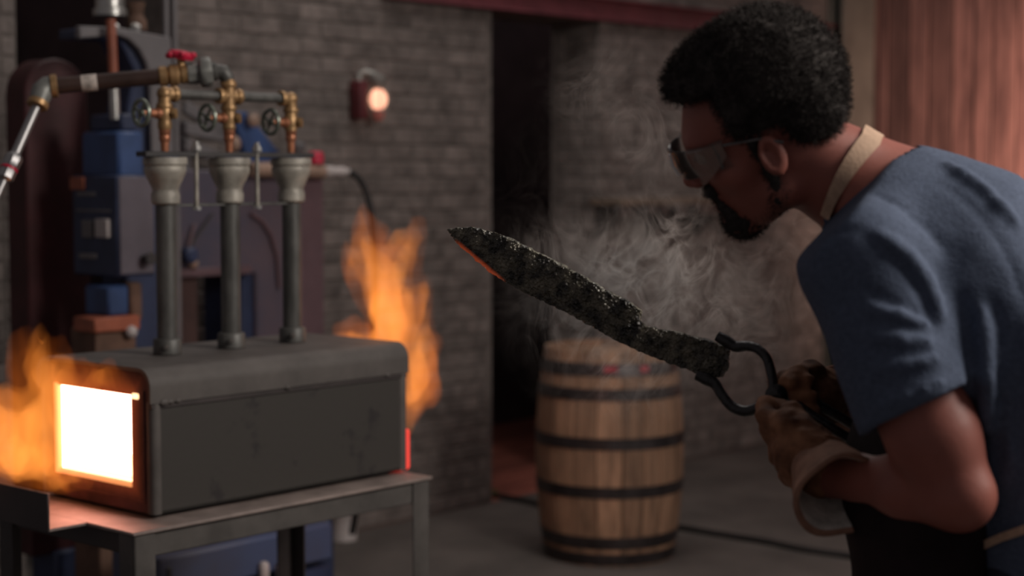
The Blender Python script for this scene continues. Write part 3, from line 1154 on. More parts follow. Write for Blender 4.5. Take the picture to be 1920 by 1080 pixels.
bare_m = mat('bare_scaled_plate', (0.23, 0.18, 0.16), 0.55, metal=0.1, var=0.25, scale=12)
U0, U1, V0, V1 = -0.111, 0.80, -0.085, 0.455
sbox(U0, U1, V0, V1, -0.008, 0.0, 'top_plate', bare_m, 0.002)
sbox(U0 + 0.05, U1 - 0.05, V0 + 0.012, V0 + 0.018, -0.062, -0.009, 'side_rail', stand_m)
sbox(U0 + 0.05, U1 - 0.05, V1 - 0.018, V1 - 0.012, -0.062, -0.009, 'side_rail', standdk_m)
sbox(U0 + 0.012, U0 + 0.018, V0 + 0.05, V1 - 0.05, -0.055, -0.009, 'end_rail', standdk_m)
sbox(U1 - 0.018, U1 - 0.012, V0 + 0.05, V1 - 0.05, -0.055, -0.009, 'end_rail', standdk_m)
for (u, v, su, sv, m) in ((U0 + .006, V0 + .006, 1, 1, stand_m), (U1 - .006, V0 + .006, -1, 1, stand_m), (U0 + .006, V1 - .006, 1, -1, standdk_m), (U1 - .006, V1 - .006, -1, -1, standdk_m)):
    b = MB()
    w, t = 0.056, 0.006
    b.boxx(u - so[0], u + su * w - so[0], v - so[1], v + sv * t - so[1], 0.0, FZ - 0.009, 0.0015)
    b.boxx(u - so[0], u + su * t - so[0], v - so[1], v + sv * w - so[1], 0.0, FZ - 0.009, 0.0015)
    b.build('leg', m, st)
# low cross brace and front shelf with upturned lip
SU = -0.205
sbox(SU, U0 + 0.004, 0.088, V1, -0.007, -0.0005, 'front_shelf', bare_m, 0.001)
sbox(SU - 0.006, SU, 0.083, V1 + 0.05, -0.007, 0.078, 'shelf_lip', standdk_m, 0.0015)

fo = empty('gas_forge', FF.w((0, 0, 0)), ANG)
tag(fo, 'grey box-shaped gas forge with three upright burners and a white-hot mouth', 'forge')
FL, FW, FH, HS = 0.79, 0.43, 0.335, 0.258
oa, oc = FF.hit(107, 885, 0, 0), FF.hit(245, 740, 0, 0)
VA, VB = FF.hit(245, 800, 0, 0)[1], FF.hit(107, 800, 0, 0)[1]
HA, HB = FF.hit(245, 905, 0, 0)[2], FF.hit(245, 741, 0, 0)[2]
# body: side sheets, floor sheet
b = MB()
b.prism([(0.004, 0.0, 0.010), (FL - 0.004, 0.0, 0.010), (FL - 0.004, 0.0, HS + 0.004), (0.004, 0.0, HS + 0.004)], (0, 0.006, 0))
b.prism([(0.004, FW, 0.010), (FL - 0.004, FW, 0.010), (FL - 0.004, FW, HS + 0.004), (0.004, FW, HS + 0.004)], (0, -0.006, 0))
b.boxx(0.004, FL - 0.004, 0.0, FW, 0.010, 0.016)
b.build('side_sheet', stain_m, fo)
# rounded near corner posts of the body
for u in (0.016, FL - 0.012):
    for v in (0.010, FW - 0.010):
        MB().cyl((u, v, 0.010), (u, v, HS + 0.002), 0.0155, None, 16).build('corner_post', forge_m, fo)
MB().boxx(0.03, FL - 0.03, 0.03, FW - 0.03, 0.001, 0.011).build('base_skid', standdk_m, fo)


def lid_profile(inset, top, r, n=8):
    v0, v1 = -0.007 + inset, FW + 0.007 - inset
    o = [(v0, HS)]
    o += [(v0 + r - r * math.cos(a), top - r + r * math.sin(a)) for a in [math.pi / 2 * k / n for k in range(n + 1)]]
    o += [(v1 - r + r * math.sin(a), top - r + r * math.cos(a)) for a in [math.pi / 2 * k / n for k in range(n + 1)]]
    o += [(v1, HS)]
    return o


outer, inner = lid_profile(0, FH, 0.042), lid_profile(0.008, FH - 0.008, 0.036)
bm = bmesh.new()
ra, rb = [], []
for u in (-0.005, FL + 0.003):
    ra.append([bm.verts.new((u, v, h)) for v, h in outer])
    rb.append([bm.verts.new((u, v, h)) for v, h in inner])
n = len(outer)
for k in range(n - 1):
    bm.faces.new((ra[0][k], ra[0][k + 1], ra[1][k + 1], ra[1][k]))
    bm.faces.new((rb[0][k], rb[1][k], rb[1][k + 1], rb[0][k + 1]))
    for e in (0, 1):
        bm.faces.new((ra[e][k], ra[e][k + 1], rb[e][k + 1], rb[e][k]))
for k in (0, n - 1):
    bm.faces.new((ra[0][k], rb[0][k], rb[1][k], ra[1][k]))
t = MB()
t.bm.free()
t.bm = bm
t.build('top_shell', forge_m, fo)
# seam strip and weld beads
MB().boxx(0.0, FL, -0.004, 0.004, HS - 0.012, HS - 0.001, 0.001).build('seam_strip', standdk_m, fo)
for (px, py, r) in ((308, 745, 0.011), (320, 744, 0.008), (334, 742, 0.007), (540, 713, 0.009), (727, 690, 0.008)):
    q = FF.hit(px, py, 1, -0.006)
    MB().sphere((q[0], -0.006, HS + 0.001), (r * 1.3, r * 0.6, r * 0.8), 10, 6).build('weld_bead', forge_m, fo)


def end_plate(u, th, va, vb, ha, hb, name, m):
    b = MB()
    prof = lid_profile(0.010, FH - 0.010, 0.034)
    top = [(v, h) for v, h in prof if h >= hb]
    v0, v1 = prof[0][0], prof[-1][0]

    def pr(pts):
        b.prism([(u, v, h) for v, h in pts], (th, 0, 0))
    pr([(v0, 0.012), (v1, 0.012), (v1, ha), (v0, ha)])
    pr([(v0, ha), (va, ha), (va, hb), (v0, hb)])
    pr([(vb, ha), (v1, ha), (v1, hb), (vb, hb)])
    pr([(v0, hb)] + top + [(v1, hb)])
    return b.build(name, m, fo)


end_plate(0.002, 0.008, VA, VB, HA, HB, 'face_plate', plate_m)
end_plate(FL - 0.010, 0.008, VA, VB, HA, HB, 'rear_plate', plate_m)
heat_flame_glow(plate_m, VA, VB, HA, HB)
# dark weld frame round the opening on the near side
b = MB()
b.boxx(-0.0005, 0.003, VA - 0.05, VA - 0.044, HA - 0.03, HB + 0.012, 0.001)
b.boxx(-0.0005, 0.003, VA - 0.05, VB + 0.02, HA - 0.04, HA - 0.034, 0.001)
b.build('door_track', plate_m, fo)
# refractory lining with glowing inner faces
MB().boxx(0.012, FL - 0.012, VA - 0.001, VB + 0.001, HA - 0.03, HA, 0).build('hearth', hotf_m, fo)
MB().boxx(0.012, FL - 0.012, VA - 0.03, VA, HA - 0.03, HB + 0.03, 0).build('lining_wall', hot_m, fo)
MB().boxx(0.012, FL - 0.012, VB, VB + 0.03, HA - 0.03, HB + 0.03, 0).build('lining_wall', hot_m, fo)
MB().boxx(0.012, FL - 0.012, VA, VB, HB, HB + 0.03, 0).build('lining_roof', hot_m, fo)
# the hearth tile whose edge shows, and the glowing lip of the opening
MB().prism([(0.03, VA + .0, HA), (0.03, VB, HA), (0.50, VB, HA), (0.50, VA, HA)], (0, 0, 0.006)).build('hearth_tile', hotf_m, fo)
b = MB()
b.boxx(-0.001, 0.012, VB - 0.004, VB + 0.008, HA - 0.010, HB + 0.004, 0.001)
b.boxx(-0.001, 0.012, VA, VB, HA - 0.010, HA, 0.001)
b.build('opening_lip', rim_m, fo)
q = FF.hit(253, 743, 0, -0.0)
MB().boxx(-0.002, 0.004, q[1] - 0.011, q[1] + 0.011, q[2] - 0.006, q[2] + 0.006, 0.002).build('peep_hole', hotf_m, fo)
# red-hot brick end showing at the rear opening
q0, q1 = FF.hit(757, 880, 1, 0.07), FF.hit(775, 818, 1, 0.07)
MB().boxx(FL - 0.008, FL + 0.030, 0.012, 0.10, 0.004, HA + 0.035, 0.006).build('hot_brick', coal_m, fo)

# ------------- burners
BV = 0.222
bu = [FF.hit(px, py, 1, BV)[0] for px, py in ((313, 560), (433, 560), (548, 560))]


def zat(py, k=1):
    return FF.hit(433 if k == 1 else (313, 433, 548)[k], py, 1, BV)[2]


Z0 = FH
ZB = zat(380)
ZT = zat(296)
for k in range(3):
    u = bu[k]
    tb = MB().cyl((u, BV, Z0 - 0.03), (u, BV, ZB + .003), 0.0240, None, 20).build('burner_tube', pipe_m, fo)
    MB().lathe([(0.027, Z0), (0.034, Z0 + 0.002), (0.034, Z0 + 0.034), (0.031, Z0 + 0.038), (0.026, Z0 + 0.039)], (u, BV, 0), (0, 0, 1), 20).build('collar', pipe_m, tb)
    MB().lathe([(0.006, 0), (0.007, 0.012), (0.0045, 0.016)], (u - 0.022, BV - 0.024, Z0 + 0.02), (-0.67, -0.74, 0), 6).build('set_screw', stand_m, tb)
    H = ZT - ZB
    MB().lathe([(0.028, ZB - .002), (0.0335, ZB + 0.02 * H), (0.034, ZB + 0.20 * H), (0.0305, ZB + 0.27 * H), (0.031, ZB + 0.33 * H), (0.040, ZB + 0.50 * H), (0.048, ZB + 0.66 * H),
                (0.0495, ZB + 0.74 * H), (0.0485, ZB + 0.80 * H), (0.047, ZB + 0.82 * H), (0.0515, ZB + 0.85 * H), (0.0515, ZB + 0.975 * H), (0.0500, ZB + H),
                (0.044, ZB + H), (0.042, ZB + 0.8 * H), (0.02, ZB + 0.4 * H)], (u, BV, 0), (0, 0, 1), 28, cap=False).build('intake_bell', bell_m, tb)
    # nozzle, reducers
    za, zb2, zc = zat(290, k), zat(252, k), zat(240, k)
    MB().lathe([(0.006, ZT - 0.03), (0.008, ZT), (0.0095, za + 0.012), (0.0105, zb2 - 0.015)], (u, BV, 0), (0, 0, 1), 12).build('copper_nozzle', copper_m, tb)
    MB().lathe([(0.0115, zb2 - 0.018), (0.0135, zb2 - 0.012), (0.0135, zb2 - 0.004), (0.0125, zb2 - .002), (0.014, zb2), (0.014, zc)], (u, BV, 0), (0, 0, 1), 14).build('reducer', copper_m, tb)

# clamp bars and threaded rods
b0, b1 = FF.hit(264, 290, 1, BV)[0], FF.hit(580, 290, 1, BV)[0]
zb = zat(290)
MB().boxx(b0, b1, BV - 0.02, BV + 0.02, zb - 0.006, zb + 0.006, 0.001).build('top_bar', blackm, fo)
b0, b1 = bu[0] - 0.0, bu[2] + 0.0
MB().boxx(b0, b1, BV - 0.012, BV + 0.012, ZB - 0.007, ZB - 0.001, 0.001).build('lower_bar', pipe_m, fo)
for k in range(3):
    u = bu[k]
    MB().lathe([(0.028, zb - 0.016), (0.034, zb - 0.014), (0.034, zb - 0.006)], (u, BV, 0), (0, 0, 1), 16).build('bar_washer', navy_m, fo)
for px in (375, 489):
    u = FF.hit(px, 330, 1, BV - 0.03)[0]
    r = MB().cyl((u, BV - 0.016, zat(392)), (u, BV - 0.016, zat(271)), 0.0052, None, 10).build('threaded_rod', bell_m, fo)
    MB().lathe([(0.012, 0), (0.0125, 0.004), (0.0125, 0.010), (0.007, 0.018), (0.006, 0.024)], (u, BV - 0.016, zb + 0.0065), (0, 0, 1), 6).build('nut', steel_m, r)
    MB().lathe([(0.011, 0), (0.011, 0.008)], (u, BV - 0.016, ZB - 0.016), (0, 0, 1), 6).build('nut', steel_m, r)

# manifold: brass elbows, cross, valves, iron nipples
zm = [zat(172, 0), zat(182, 1), zat(188, 2)]
ZM = sum(zm) / 3


def brass_elbow(u, s):
    """joins the manifold (along u, towards s) to the downpipe"""
    b = MB()
    b.tube([(u + s * 0.032, BV, ZM), (u + s * 0.014, BV, ZM), (u + s * 0.005, BV, ZM - 0.003), (u, BV, ZM - 0.014), (u, BV, ZM - 0.032)], 0.0155, 14)
    b.lathe([(0.0185, 0), (0.0195, 0.002), (0.0195, 0.010), (0.0185, 0.012)], (u + s * 0.023, BV, ZM), (s, 0, 0), 14)
    b.lathe([(0.0185, 0), (0.0195, 0.002), (0.0195, 0.010), (0.0185, 0.012)], (u, BV, ZM - 0.023), (0, 0, -1), 14)
    b.sphere((u, BV, ZM), 0.0175, 14, 10)
    return b.build('brass_elbow', brass_m, fo)


brass_elbow(bu[0], 1)
brass_elbow(bu[2], -1)
b = MB()
b.cyl((bu[1] - 0.034, BV, ZM), (bu[1] + 0.034, BV, ZM), 0.0155, None, 14)
b.cyl((bu[1], BV, ZM - 0.034), (bu[1], BV, ZM + 0.04), 0.0155, None, 14)
for d in ((1, 0, 0), (-1, 0, 0), (0, 0, 1), (0, 0, -1)):
    b.lathe([(0.0185, 0.022), (0.0198, 0.024), (0.0198, 0.033), (0.0185, 0.035)], (bu[1], BV, ZM), d, 14)
b.build('brass_cross', brass_m, fo)
MB().cyl((bu[0] + 0.03, BV, ZM), (bu[1] - 0.03, BV, ZM), 0.0120, None, 14).build('manifold_pipe', pipe_m, fo)
MB().cyl((bu[1] + 0.03, BV, ZM), (bu[2] - 0.03, BV, ZM), 0.0120, None, 14).build('manifold_pipe', pipe_m, fo)
for k in range(3):
    u = bu[k]
    zv = zat((213, 222, 230)[k], k)
    b = MB()
    b.lathe([(0.0145, zat(240, k) - 0.004), (0.0165, zat(240, k)), (0.0165, zv - 0.02), (0.0155, zv - 0.016), (0.018, zv - 0.008), (0.018, zv + 0.010), (0.0155, zv + 0.016),
             (0.0165, zv + 0.02), (0.0165, ZM - 0.045), (0.0145, ZM - 0.033)], (u, BV, 0), (0, 0, 1), 16)
    b.lathe([(0.013, 0), (0.015, 0.004), (0.013, 0.012)], (u + 0.010, BV - 0.014, zv), (0.6, -0.8, 0.0), 6)
    v = b.build('needle_valve', brass_m, fo)
    MB().lathe([(0.013, 0.008), (0.013, 0.024), (0.010, 0.026), (0.010, 0.042), (0.006, 0.044), (0.006, 0.066)], (u, BV, zv), (-1, 0, 0), 12).build('valve_stem', copper_m, v)
    w = MB()
    wc = (u - 0.066, BV, zv)
    w.torus(wc, (1, 0, 0), 0.030, 0.0050, 28, 8)
    w.sphere(wc, 0.009, 10, 8)
    for j in range(4):
        a = j * math.pi / 2 + 0.5
        w.cyl(wc, (wc[0], wc[1] + 0.030 * math.cos(a), wc[2] + 0.030 * math.sin(a)), 0.0032, None, 8)
    w.build('handwheel', wheel_m, v)

# supply line: elbow over the cross, union, ball valve, pipe, elbow, chrome hose end


def FP(px, py, d):
    return Vector(FF.l(P(px, py, d)))


dC = FF.w((bu[1], BV, ZM))[1]
top = Vector((bu[1], BV, zat(132)))
lefte = FP(82, 163, dC - 0.10)
sd = (lefte - top).normalized()
b = MB()
e = [Vector((bu[1], BV, ZM + 0.035)), Vector((bu[1], BV, top.z - 0.03)), top + Vector((0, 0, -0.018)) + sd * 0.003, top + sd * 0.012 + Vector((0, 0, -0.004)), top + sd * 0.03, top + sd * 0.075]
b.tube(e, [0.013, 0.013, 0.0185, 0.0195, 0.0195, 0.0185], 14)
b.lathe([(0.021, 0), (0.023, 0.002), (0.023, 0.012), (0.021, 0.014)], top + sd * 0.028, sd, 14)
b.build('black_elbow', pipe_m, fo)
Lp = (lefte - top).length


def along(px):
    """distance along the supply line at picture column px"""
    lo_, hi_ = 0.0, Lp
    for _ in range(40):
        m_ = (lo_ + hi_) / 2
        if proj(FF.w(top + sd * m_))[0] > px:
            lo_ = m_
        else:
            hi_ = m_
    return lo_


s0, s1, s2, s3 = along(398), along(352), along(300), along(98)
b = MB()
u_ = s0
b.lathe([(0.018, s0 - .012), (0.022, s0 - .008), (0.022, s0), (0.034, s0 + 0.002), (0.037, s0 + 0.008), (0.037, s0 + 0.026), (0.034, s0 + 0.03), (0.026, s0 + 0.032), (0.026, s1)], top, sd, 8)
b.build('pipe_union', galv_m, fo)
bvl = MB().lathe([(0.016, s1 - .004), (0.023, s1), (0.023, s1 + 0.016), (0.019, s1 + 0.018), (0.026, s1 + 0.026), (0.026, s1 + 0.042), (0.020, s1 + 0.048), (0.024, s1 + 0.05),
                  (0.024, s2), (0.02, s2 + 0.004)], top, sd, 16).build('ball_valve', brass_m, fo)
hc = top + sd * (s1 + 0.016)
MB().cyl(hc + Vector((0, 0, 0.018)), hc + Vector((0, 0, 0.04)), 0.010, None, 10).build('valve_stem', brass_m, bvl)
b = MB()
hz = hc + Vector((0, 0, 0.044))
b.lathe([(0.012, -0.006), (0.030, -0.006), (0.033, -0.002), (0.033, 0.006), (0.028, 0.012), (0.014, 0.014)], hz, (0.05, -0.2, 1), 12)
for j in range(6):
    a = j * math.pi / 3
    b.sphere(hz + Vector((0.031 * math.cos(a), 0.031 * math.sin(a), 0.002)), (0.009, 0.009, 0.008), 8, 6)
b.build('red_handle', redh_m, bvl)
MB().cyl(top + sd * (s2 - 0.002), top + sd * s3, 0.0195, None, 16).build('supply_pipe', supply_m, fo)
sl = along(166)
MB().lathe([(0.0198, sl - 0.02), (0.0202, sl - 0.019), (0.0202, sl + 0.016), (0.0198, sl + 0.017)], top, sd, 20, cap=False).build('pipe_label', tag_m, fo)
ch1 = FP(72, 192, dC - 0.12)
b = MB()
b.tube([top + sd * (s3 - 0.008), top + sd * (s3 + 0.012), lefte + (ch1 - lefte) * 0.25, lefte + (ch1 - lefte) * 0.7, ch1], [0.024, 0.025, 0.026, 0.024, 0.022], 14)
b.build('iron_elbow', galv_m, fo)
MB().lathe([(0.025, s3 - .012), (0.028, s3 - 0.010), (0.028, s3 + 0.002), (0.025, s3 + 0.004)], top, sd, 16).build('brass_ring', brass_m, fo)
dn = (FP(4, 345, dC - 0.22) - ch1).normalized()
MB().lathe([(0.023, -0.004), (0.0255, -0.002), (0.0255, 0.010), (0.023, 0.012)], ch1, dn, 16).build('brass_ring', brass_m, fo)
ln = (FP(24, 292, dC - 0.18) - ch1).length
MB().cyl(ch1, ch1 + dn * (ln + .01), 0.0115, None, 14).build('chrome_pipe', chrome_m, fo)
b = MB()
b.lathe([(0.012, ln - .005), (0.018, ln), (0.021, ln + 0.006), (0.021, ln + 0.028), (0.017, ln + 0.034), (0.020, ln + 0.04), (0.020, ln + 0.062), (0.013, ln + 0.068)], ch1, dn, 8)
b.build('hose_swivel', chrome_m, fo)
MB().lathe([(0.0208, ln + 0.034), (0.0212, ln + 0.035), (0.0212, ln + 0.039), (0.0208, ln + 0.04)], ch1, dn, 12).build('red_seal_ring', redh_m, fo)
hs = ch1 + dn * (ln + 0.066)
MB().tube([hs, hs + dn * 0.1, hs + dn * 0.25 + Vector((0, 0, -0.02)), FP(-190, 620, dC - 0.5), FP(-300, 760, dC - 0.6), FP(-360, 1000, dC - 0.6),
           Vector(FF.l(np.array([*P(-360, 1000, dC - 0.6)[:2], 0.012])))], 0.0095, 10).build('hose', chrome_m, fo)
# ---------------------------------------------------------------- flames: hot gas as glowing volume


def flame_mat(name, col, strength, nscale, rate=0.35):
    m = bpy.data.materials.new(name)
    m.use_nodes = True
    nt = m.node_tree
    N, Lk = nt.nodes, nt.links
    N.remove(N['Principled BSDF'])
    em = N.new('ShaderNodeEmission')
    em.inputs['Color'].default_value = (*col, 1)
    tc = N.new('ShaderNodeTexCoord')
    mp = N.new('ShaderNodeMapping')
    mp.inputs['Scale'].default_value = (1, 1, 0.38)
    Lk.new(tc.outputs['Object'], mp.inputs[0])
    nz = N.new('ShaderNodeTexNoise')
    nz.inputs['Scale'].default_value = nscale
    nz.inputs['Detail'].default_value = 4
    nz.inputs['Distortion'].default_value = 0.8
    Lk.new(mp.outputs[0], nz.inputs['Vector'])
    mr = N.new('ShaderNodeMapRange')
    mr.inputs['From Min'].default_value = 0.33
    mr.inputs['From Max'].default_value = 0.66
    mr.inputs['To Min'].default_value = 0.10 * strength
    mr.inputs['To Max'].default_value = 1.7 * strength
    Lk.new(nz.outputs['Fac'], mr.inputs[0])
    Lk.new(mr.outputs[0], em.inputs['Strength'])
    Lk.new(em.outputs[0], N['Material Output'].inputs['Volume'])
    try:
        m.cycles.volume_step_rate = rate
    except Exception:
        pass
    return m


flame_m = flame_mat('thin_flame_edge', (1.0, 0.21, 0.022), 1.7, 9.0)
flamem_m = flame_mat('orange_flame', (1.0, 0.28, 0.036), 3.9, 13.0)
flamec_m = flame_mat('bright_flame_core', (1.0, 0.33, 0.06), 4.4, 15.0)


def chain(pts, k=0.02):
    """pts: (pos, radius)"""
    ops = []
    for (a, ra), (b, rb_) in zip(pts, pts[1:]):
        ops.append(('u', cap(a, b, ra, rb_), k))
    return ops


# rear flame: rises from the rear opening
d0 = FF.w((FL + 0.06, 0.2, 0))[1]


def RP(px, py, dd=0.0):
    return P(px, py, d0 + dd)


ops = []
ops += chain([(RP(768, 800, -.05), 0.008), (RP(772, 740, -.03), 0.028), (RP(768, 680), 0.05), (RP(745, 620), 0.062), (RP(722, 560), 0.060), (RP(705, 510), 0.045), (RP(692, 460), 0.026), (RP(688, 425), 0.013), (RP(683, 395), 0.004)])
ops += chain([(RP(755, 620), 0.06), (RP(770, 570, .03), 0.045), (RP(790, 545, .03), 0.020), (RP(789, 525, .03), 0.006)])
ops += chain([(RP(725, 540), 0.055), (RP(750, 490, .02), 0.034), (RP(765, 455, .02), 0.022), (RP(772, 415, .02), 0.005)])
ops += chain([(RP(770, 690), 0.045), (RP(790, 640, -.02), 0.035), (RP(800, 600, -.02), 0.016), (RP(799, 570, -.02), 0.005)])
ops += chain([(RP(778, 720), 0.035), (RP(800, 735, -.03), 0.018), (RP(808, 715, -.03), 0.010), (RP(811, 690, -.03), 0.003)])
ops += chain([(RP(735, 640), 0.05), (RP(690, 640, .05), 0.035), (RP(655, 632, .07), 0.018), (RP(634, 625, .07), 0.006)])
ops += chain([(RP(700, 520), 0.04), (RP(672, 490, .03), 0.018), (RP(655, 462, .03), 0.005)])
fsd = solid(ops)


def wavy(f, amp, sc):
    def g(p):
        w = np.stack([vnoise(p * sc * np.array([1, 1, .6]) + 5.3), vnoise(p * sc * np.array([1, 1, .6]) + 19.7), vnoise(p * sc + 31.1)], 1) - 0.5
        return f(p + w * amp)
    return g




def wavy2(f, off, amp, sc, seed):
    def g(p):
        q = p * sc * np.array([1, 1, .55]) + seed
        w = np.stack([vnoise(q + 5.3), vnoise(q + 19.7), vnoise(q + 31.1)], 1) - 0.5
        q2 = p * sc * 2.3 * np.array([1, 1, .5]) + seed * 2
        w2 = np.stack([vnoise(q2 + 3.3), vnoise(q2 + 9.7), vnoise(q2 + 21.1)], 1) - 0.5
        return f(p + w * amp + w2 * amp * .45) - off
    return g


def flame_layers(name, f, lo, hi, base, label):
    root = None
    for nm, off, amp, seed, m in ((name, .015, .050, 0.0, flame_m), ('flame_body', .001, .058, 4.4, flamem_m), ('flame_core', -.013, .060, 8.8, flamec_m)):
        V, Q = nets(wavy2(f, off, amp, 17, seed), lo, hi, 0.008, 1)
        o = link(nm, vq_mesh(nm, V - base, Q, m), root)
        if root is None:
            root = o
            o.location = base
            tag(o, label, 'flame')
    return root


flame_layers('rear_flame', fsd, RP(600, 850, -.25), RP(860, 350, .3), FF.w((FL + .05, .2, 0)), 'tall orange flame rising behind the far end of the forge')

# front flame: rolls out of the mouth, up and to the left


def fp(px, py, u):
    return FF.w(FF.hit(px, py, 0, u))


ops = []
ops += chain([(fp(120, 850, -.03), 0.03), (fp(75, 840, -.10), 0.052), (fp(20, 850, -.16), 0.06), (fp(-40, 830, -.2), 0.05), (fp(-80, 780, -.22), 0.02)], 0.04)
ops += chain([(fp(110, 790, -.05), 0.035), (fp(70, 780, -.10), 0.05), (fp(15, 800, -.15), 0.05), (fp(-30, 765, -.18), 0.03), (fp(-50, 730, -.18), 0.01)], 0.04)
ops += chain([(fp(105, 740, -.05), 0.040), (fp(85, 700, -.06), 0.042), (fp(75, 665, -.05), 0.034), (fp(82, 635, -.04), 0.018), (fp(83, 605, -.04), 0.004)], 0.04)
ops += chain([(fp(80, 700, -.06), 0.034), (fp(58, 660, -.06), 0.018), (fp(48, 628, -.06), 0.004)], 0.03)
ops += chain([(fp(110, 730, -.045), 0.034), (fp(150, 718, -.035), 0.030), (fp(195, 715, -.03), 0.024), (fp(235, 722, -.022), 0.012)], 0.04)
ops += chain([(fp(110, 720, -.05), 0.03), (fp(120, 690, -.03), 0.022), (fp(128, 668, -.02), 0.008)], 0.03)
ops += chain([(fp(70, 880, -.10), 0.035), (fp(120, 900, -.07), 0.020), (fp(165, 905, -.05), 0.008)], 0.03)
fsd2 = solid(ops)
lo = np.minimum(np.minimum(fp(-130, 960, -.3), fp(290, 570, .05)), fp(-130, 570, -.3)) - 0.06
hi = np.maximum(np.maximum(fp(-130, 960, -.3), fp(290, 570, .05)), fp(290, 960, .05)) + 0.06
fpl = plane(FF.w((-0.012, 0, 0)), FF.w((1, 0, 0)) - FF.w((0, 0, 0)))
flame_layers('front_flame', lambda p: np.maximum(fsd2(p), fpl(p) + .02), lo, hi, FF.w((-0.02, .2, 0)), 'orange flame rolling out of the white-hot mouth of the forge')

# ---------------------------------------------------------------- smoke: thin wisps drifting between the blade and the face
sm = bpy.data.materials.new('thin_smoke')
sm.use_nodes = True
nt = sm.node_tree
N, Lk = nt.nodes, nt.links
N.remove(N['Principled BSDF'])
sc_ = N.new('ShaderNodeVolumeScatter')
sc_.inputs['Color'].default_value = (0.95, 0.79, 0.72, 1)
sc_.inputs['Anisotropy'].default_value = 0.0
tc = N.new('ShaderNodeTexCoord')
n1 = N.new('ShaderNodeTexNoise')
n1.inputs['Scale'].default_value = 13.0
n1.inputs['Detail'].default_value = 3.0
n1.inputs['Roughness'].default_value = 0.55
n1.inputs['Distortion'].default_value = 2.2
mpn = N.new('ShaderNodeMapping')
mpn.inputs['Scale'].default_value = (1, 1, 0.8)
Lk.new(tc.outputs['Object'], mpn.inputs[0])
Lk.new(mpn.outputs[0], n1.inputs['Vector'])


def mth(op, a, b=None, clamp=False):
    n_ = N.new('ShaderNodeMath')
    n_.operation = op
    n_.use_clamp = clamp
    for i, x in enumerate((a, b)):
        if x is None:
            continue
        if isinstance(x, (int, float)):
            n_.inputs[i].default_value = x
        else:
            Lk.new(x, n_.inputs[i])
    return n_.outputs[0]


r1 = mth('ABSOLUTE', mth('SUBTRACT', n1.outputs['Fac'], 0.5))
ridge = mth('POWER', mth('SUBTRACT', 1.0, mth('MULTIPLY', r1, 9.0), True), 2.5)
n2 = N.new('ShaderNodeTexNoise')
n2.inputs['Scale'].default_value = 3.2
n2.inputs['Detail'].default_value = 1.0
Lk.new(tc.outputs['Object'], n2.inputs['Vector'])
patch = mth('MULTIPLY', mth('SUBTRACT', n2.outputs['Fac'], 0.44, True), 6.0, True)
grad = N.new('ShaderNodeTexGradient')
grad.gradient_type = 'QUADRATIC_SPHERE'
mp2 = N.new('ShaderNodeMapping')
SMC = P(1235, 430, 2.66)
SMR = np.array([0.33, 0.07, 0.36])
mp2.inputs['Scale'].default_value = tuple(1 / SMR)
Lk.new(tc.outputs['Object'], mp2.inputs[0])
Lk.new(mp2.outputs[0], grad.inputs[0])
fall = mth('POWER', grad.outputs['Fac'], 0.8)
dens = mth('MULTIPLY', mth('MULTIPLY', mth('ADD', mth('MULTIPLY', ridge, 28.0), 0.3), mth('ADD', patch, 0.06)), fall)
Lk.new(mth('MULTIPLY', dens, 1.0), sc_.inputs['Density'])
Lk.new(sc_.outputs[0], N['Material Output'].inputs['Volume'])
try:
    sm.cycles.volume_step_rate = 0.12
except Exception:
    pass
smoke = MB().sphere((0, 0, 0), tuple(SMR), 24, 16).build('smoke', sm)
smoke.location = SMC
tag(smoke, 'thin pale smoke curling up from the hot blade in front of the brick wall', 'smoke', kind='stuff')
# ---------------------------------------------------------------- scaled sword blank
from math import cos, sin
TIP, TANG = P(840, 430, 2.62), P(1362, 682, 2.40)
bx = nrm(TANG - TIP)
vw = nrm(np.array([0, 1, 0]) - bx * bx[1])      # through the flat
vw = nrm(vw + 0.10 * np.array([0, 0, 1]))
vw = nrm(vw - bx * (vw @ bx))
bz = np.cross(bx, vw)
if bz[2] < 0:
    bz = -bz
BL = np.linalg.norm(TANG - TIP)


def bl_local(px, py):
    r = ray(px, py)
    t = ((TIP - CAM) @ vw) / (r @ vw)
    q = CAM + r * t - TIP
    return q @ bx, q @ bz


poly = [(840, 431), (868, 427), (900, 430), (945, 444), (985, 462), (1025, 483), (1065, 505), (1105, 526), (1145, 548), (1180, 567), (1200, 583), (1197, 601), (1212, 613), (1240, 620),
        (1262, 622), (1300, 632), (1335, 640), (1362, 652), (1361, 684), (1352, 706), (1328, 703), (1290, 690), (1250, 676), (1195, 655), (1150, 633), (1105, 608), (1065, 585),
        (1020, 563), (975, 541), (930, 515), (895, 488), (865, 460)]
pl = np.array([bl_local(*p) for p in poly])


def poly_sd(q):
    """signed distance to the outline, q: n x 2"""
    d = np.full(len(q), 1e9)
    inside = np.zeros(len(q), bool)
    n_ = len(pl)
    for i in range(n_):
        a, b = pl[i], pl[(i + 1) % n_]
        e = b - a
        w = q - a
        t = np.clip((w @ e) / (e @ e), 0, 1)
        dd = w - t[:, None] * e
        d = np.minimum(d, (dd * dd).sum(1))
        c1 = (a[1] <= q[:, 1]) & (b[1] > q[:, 1])
        c2 = (a[1] > q[:, 1]) & (b[1] <= q[:, 1])
        cr = e[0] * w[:, 1] - e[1] * w[:, 0]
        inside ^= (c1 & (cr > 0)) | (c2 & (cr < 0))
    d = np.sqrt(d)
    return np.where(inside, -d, d)


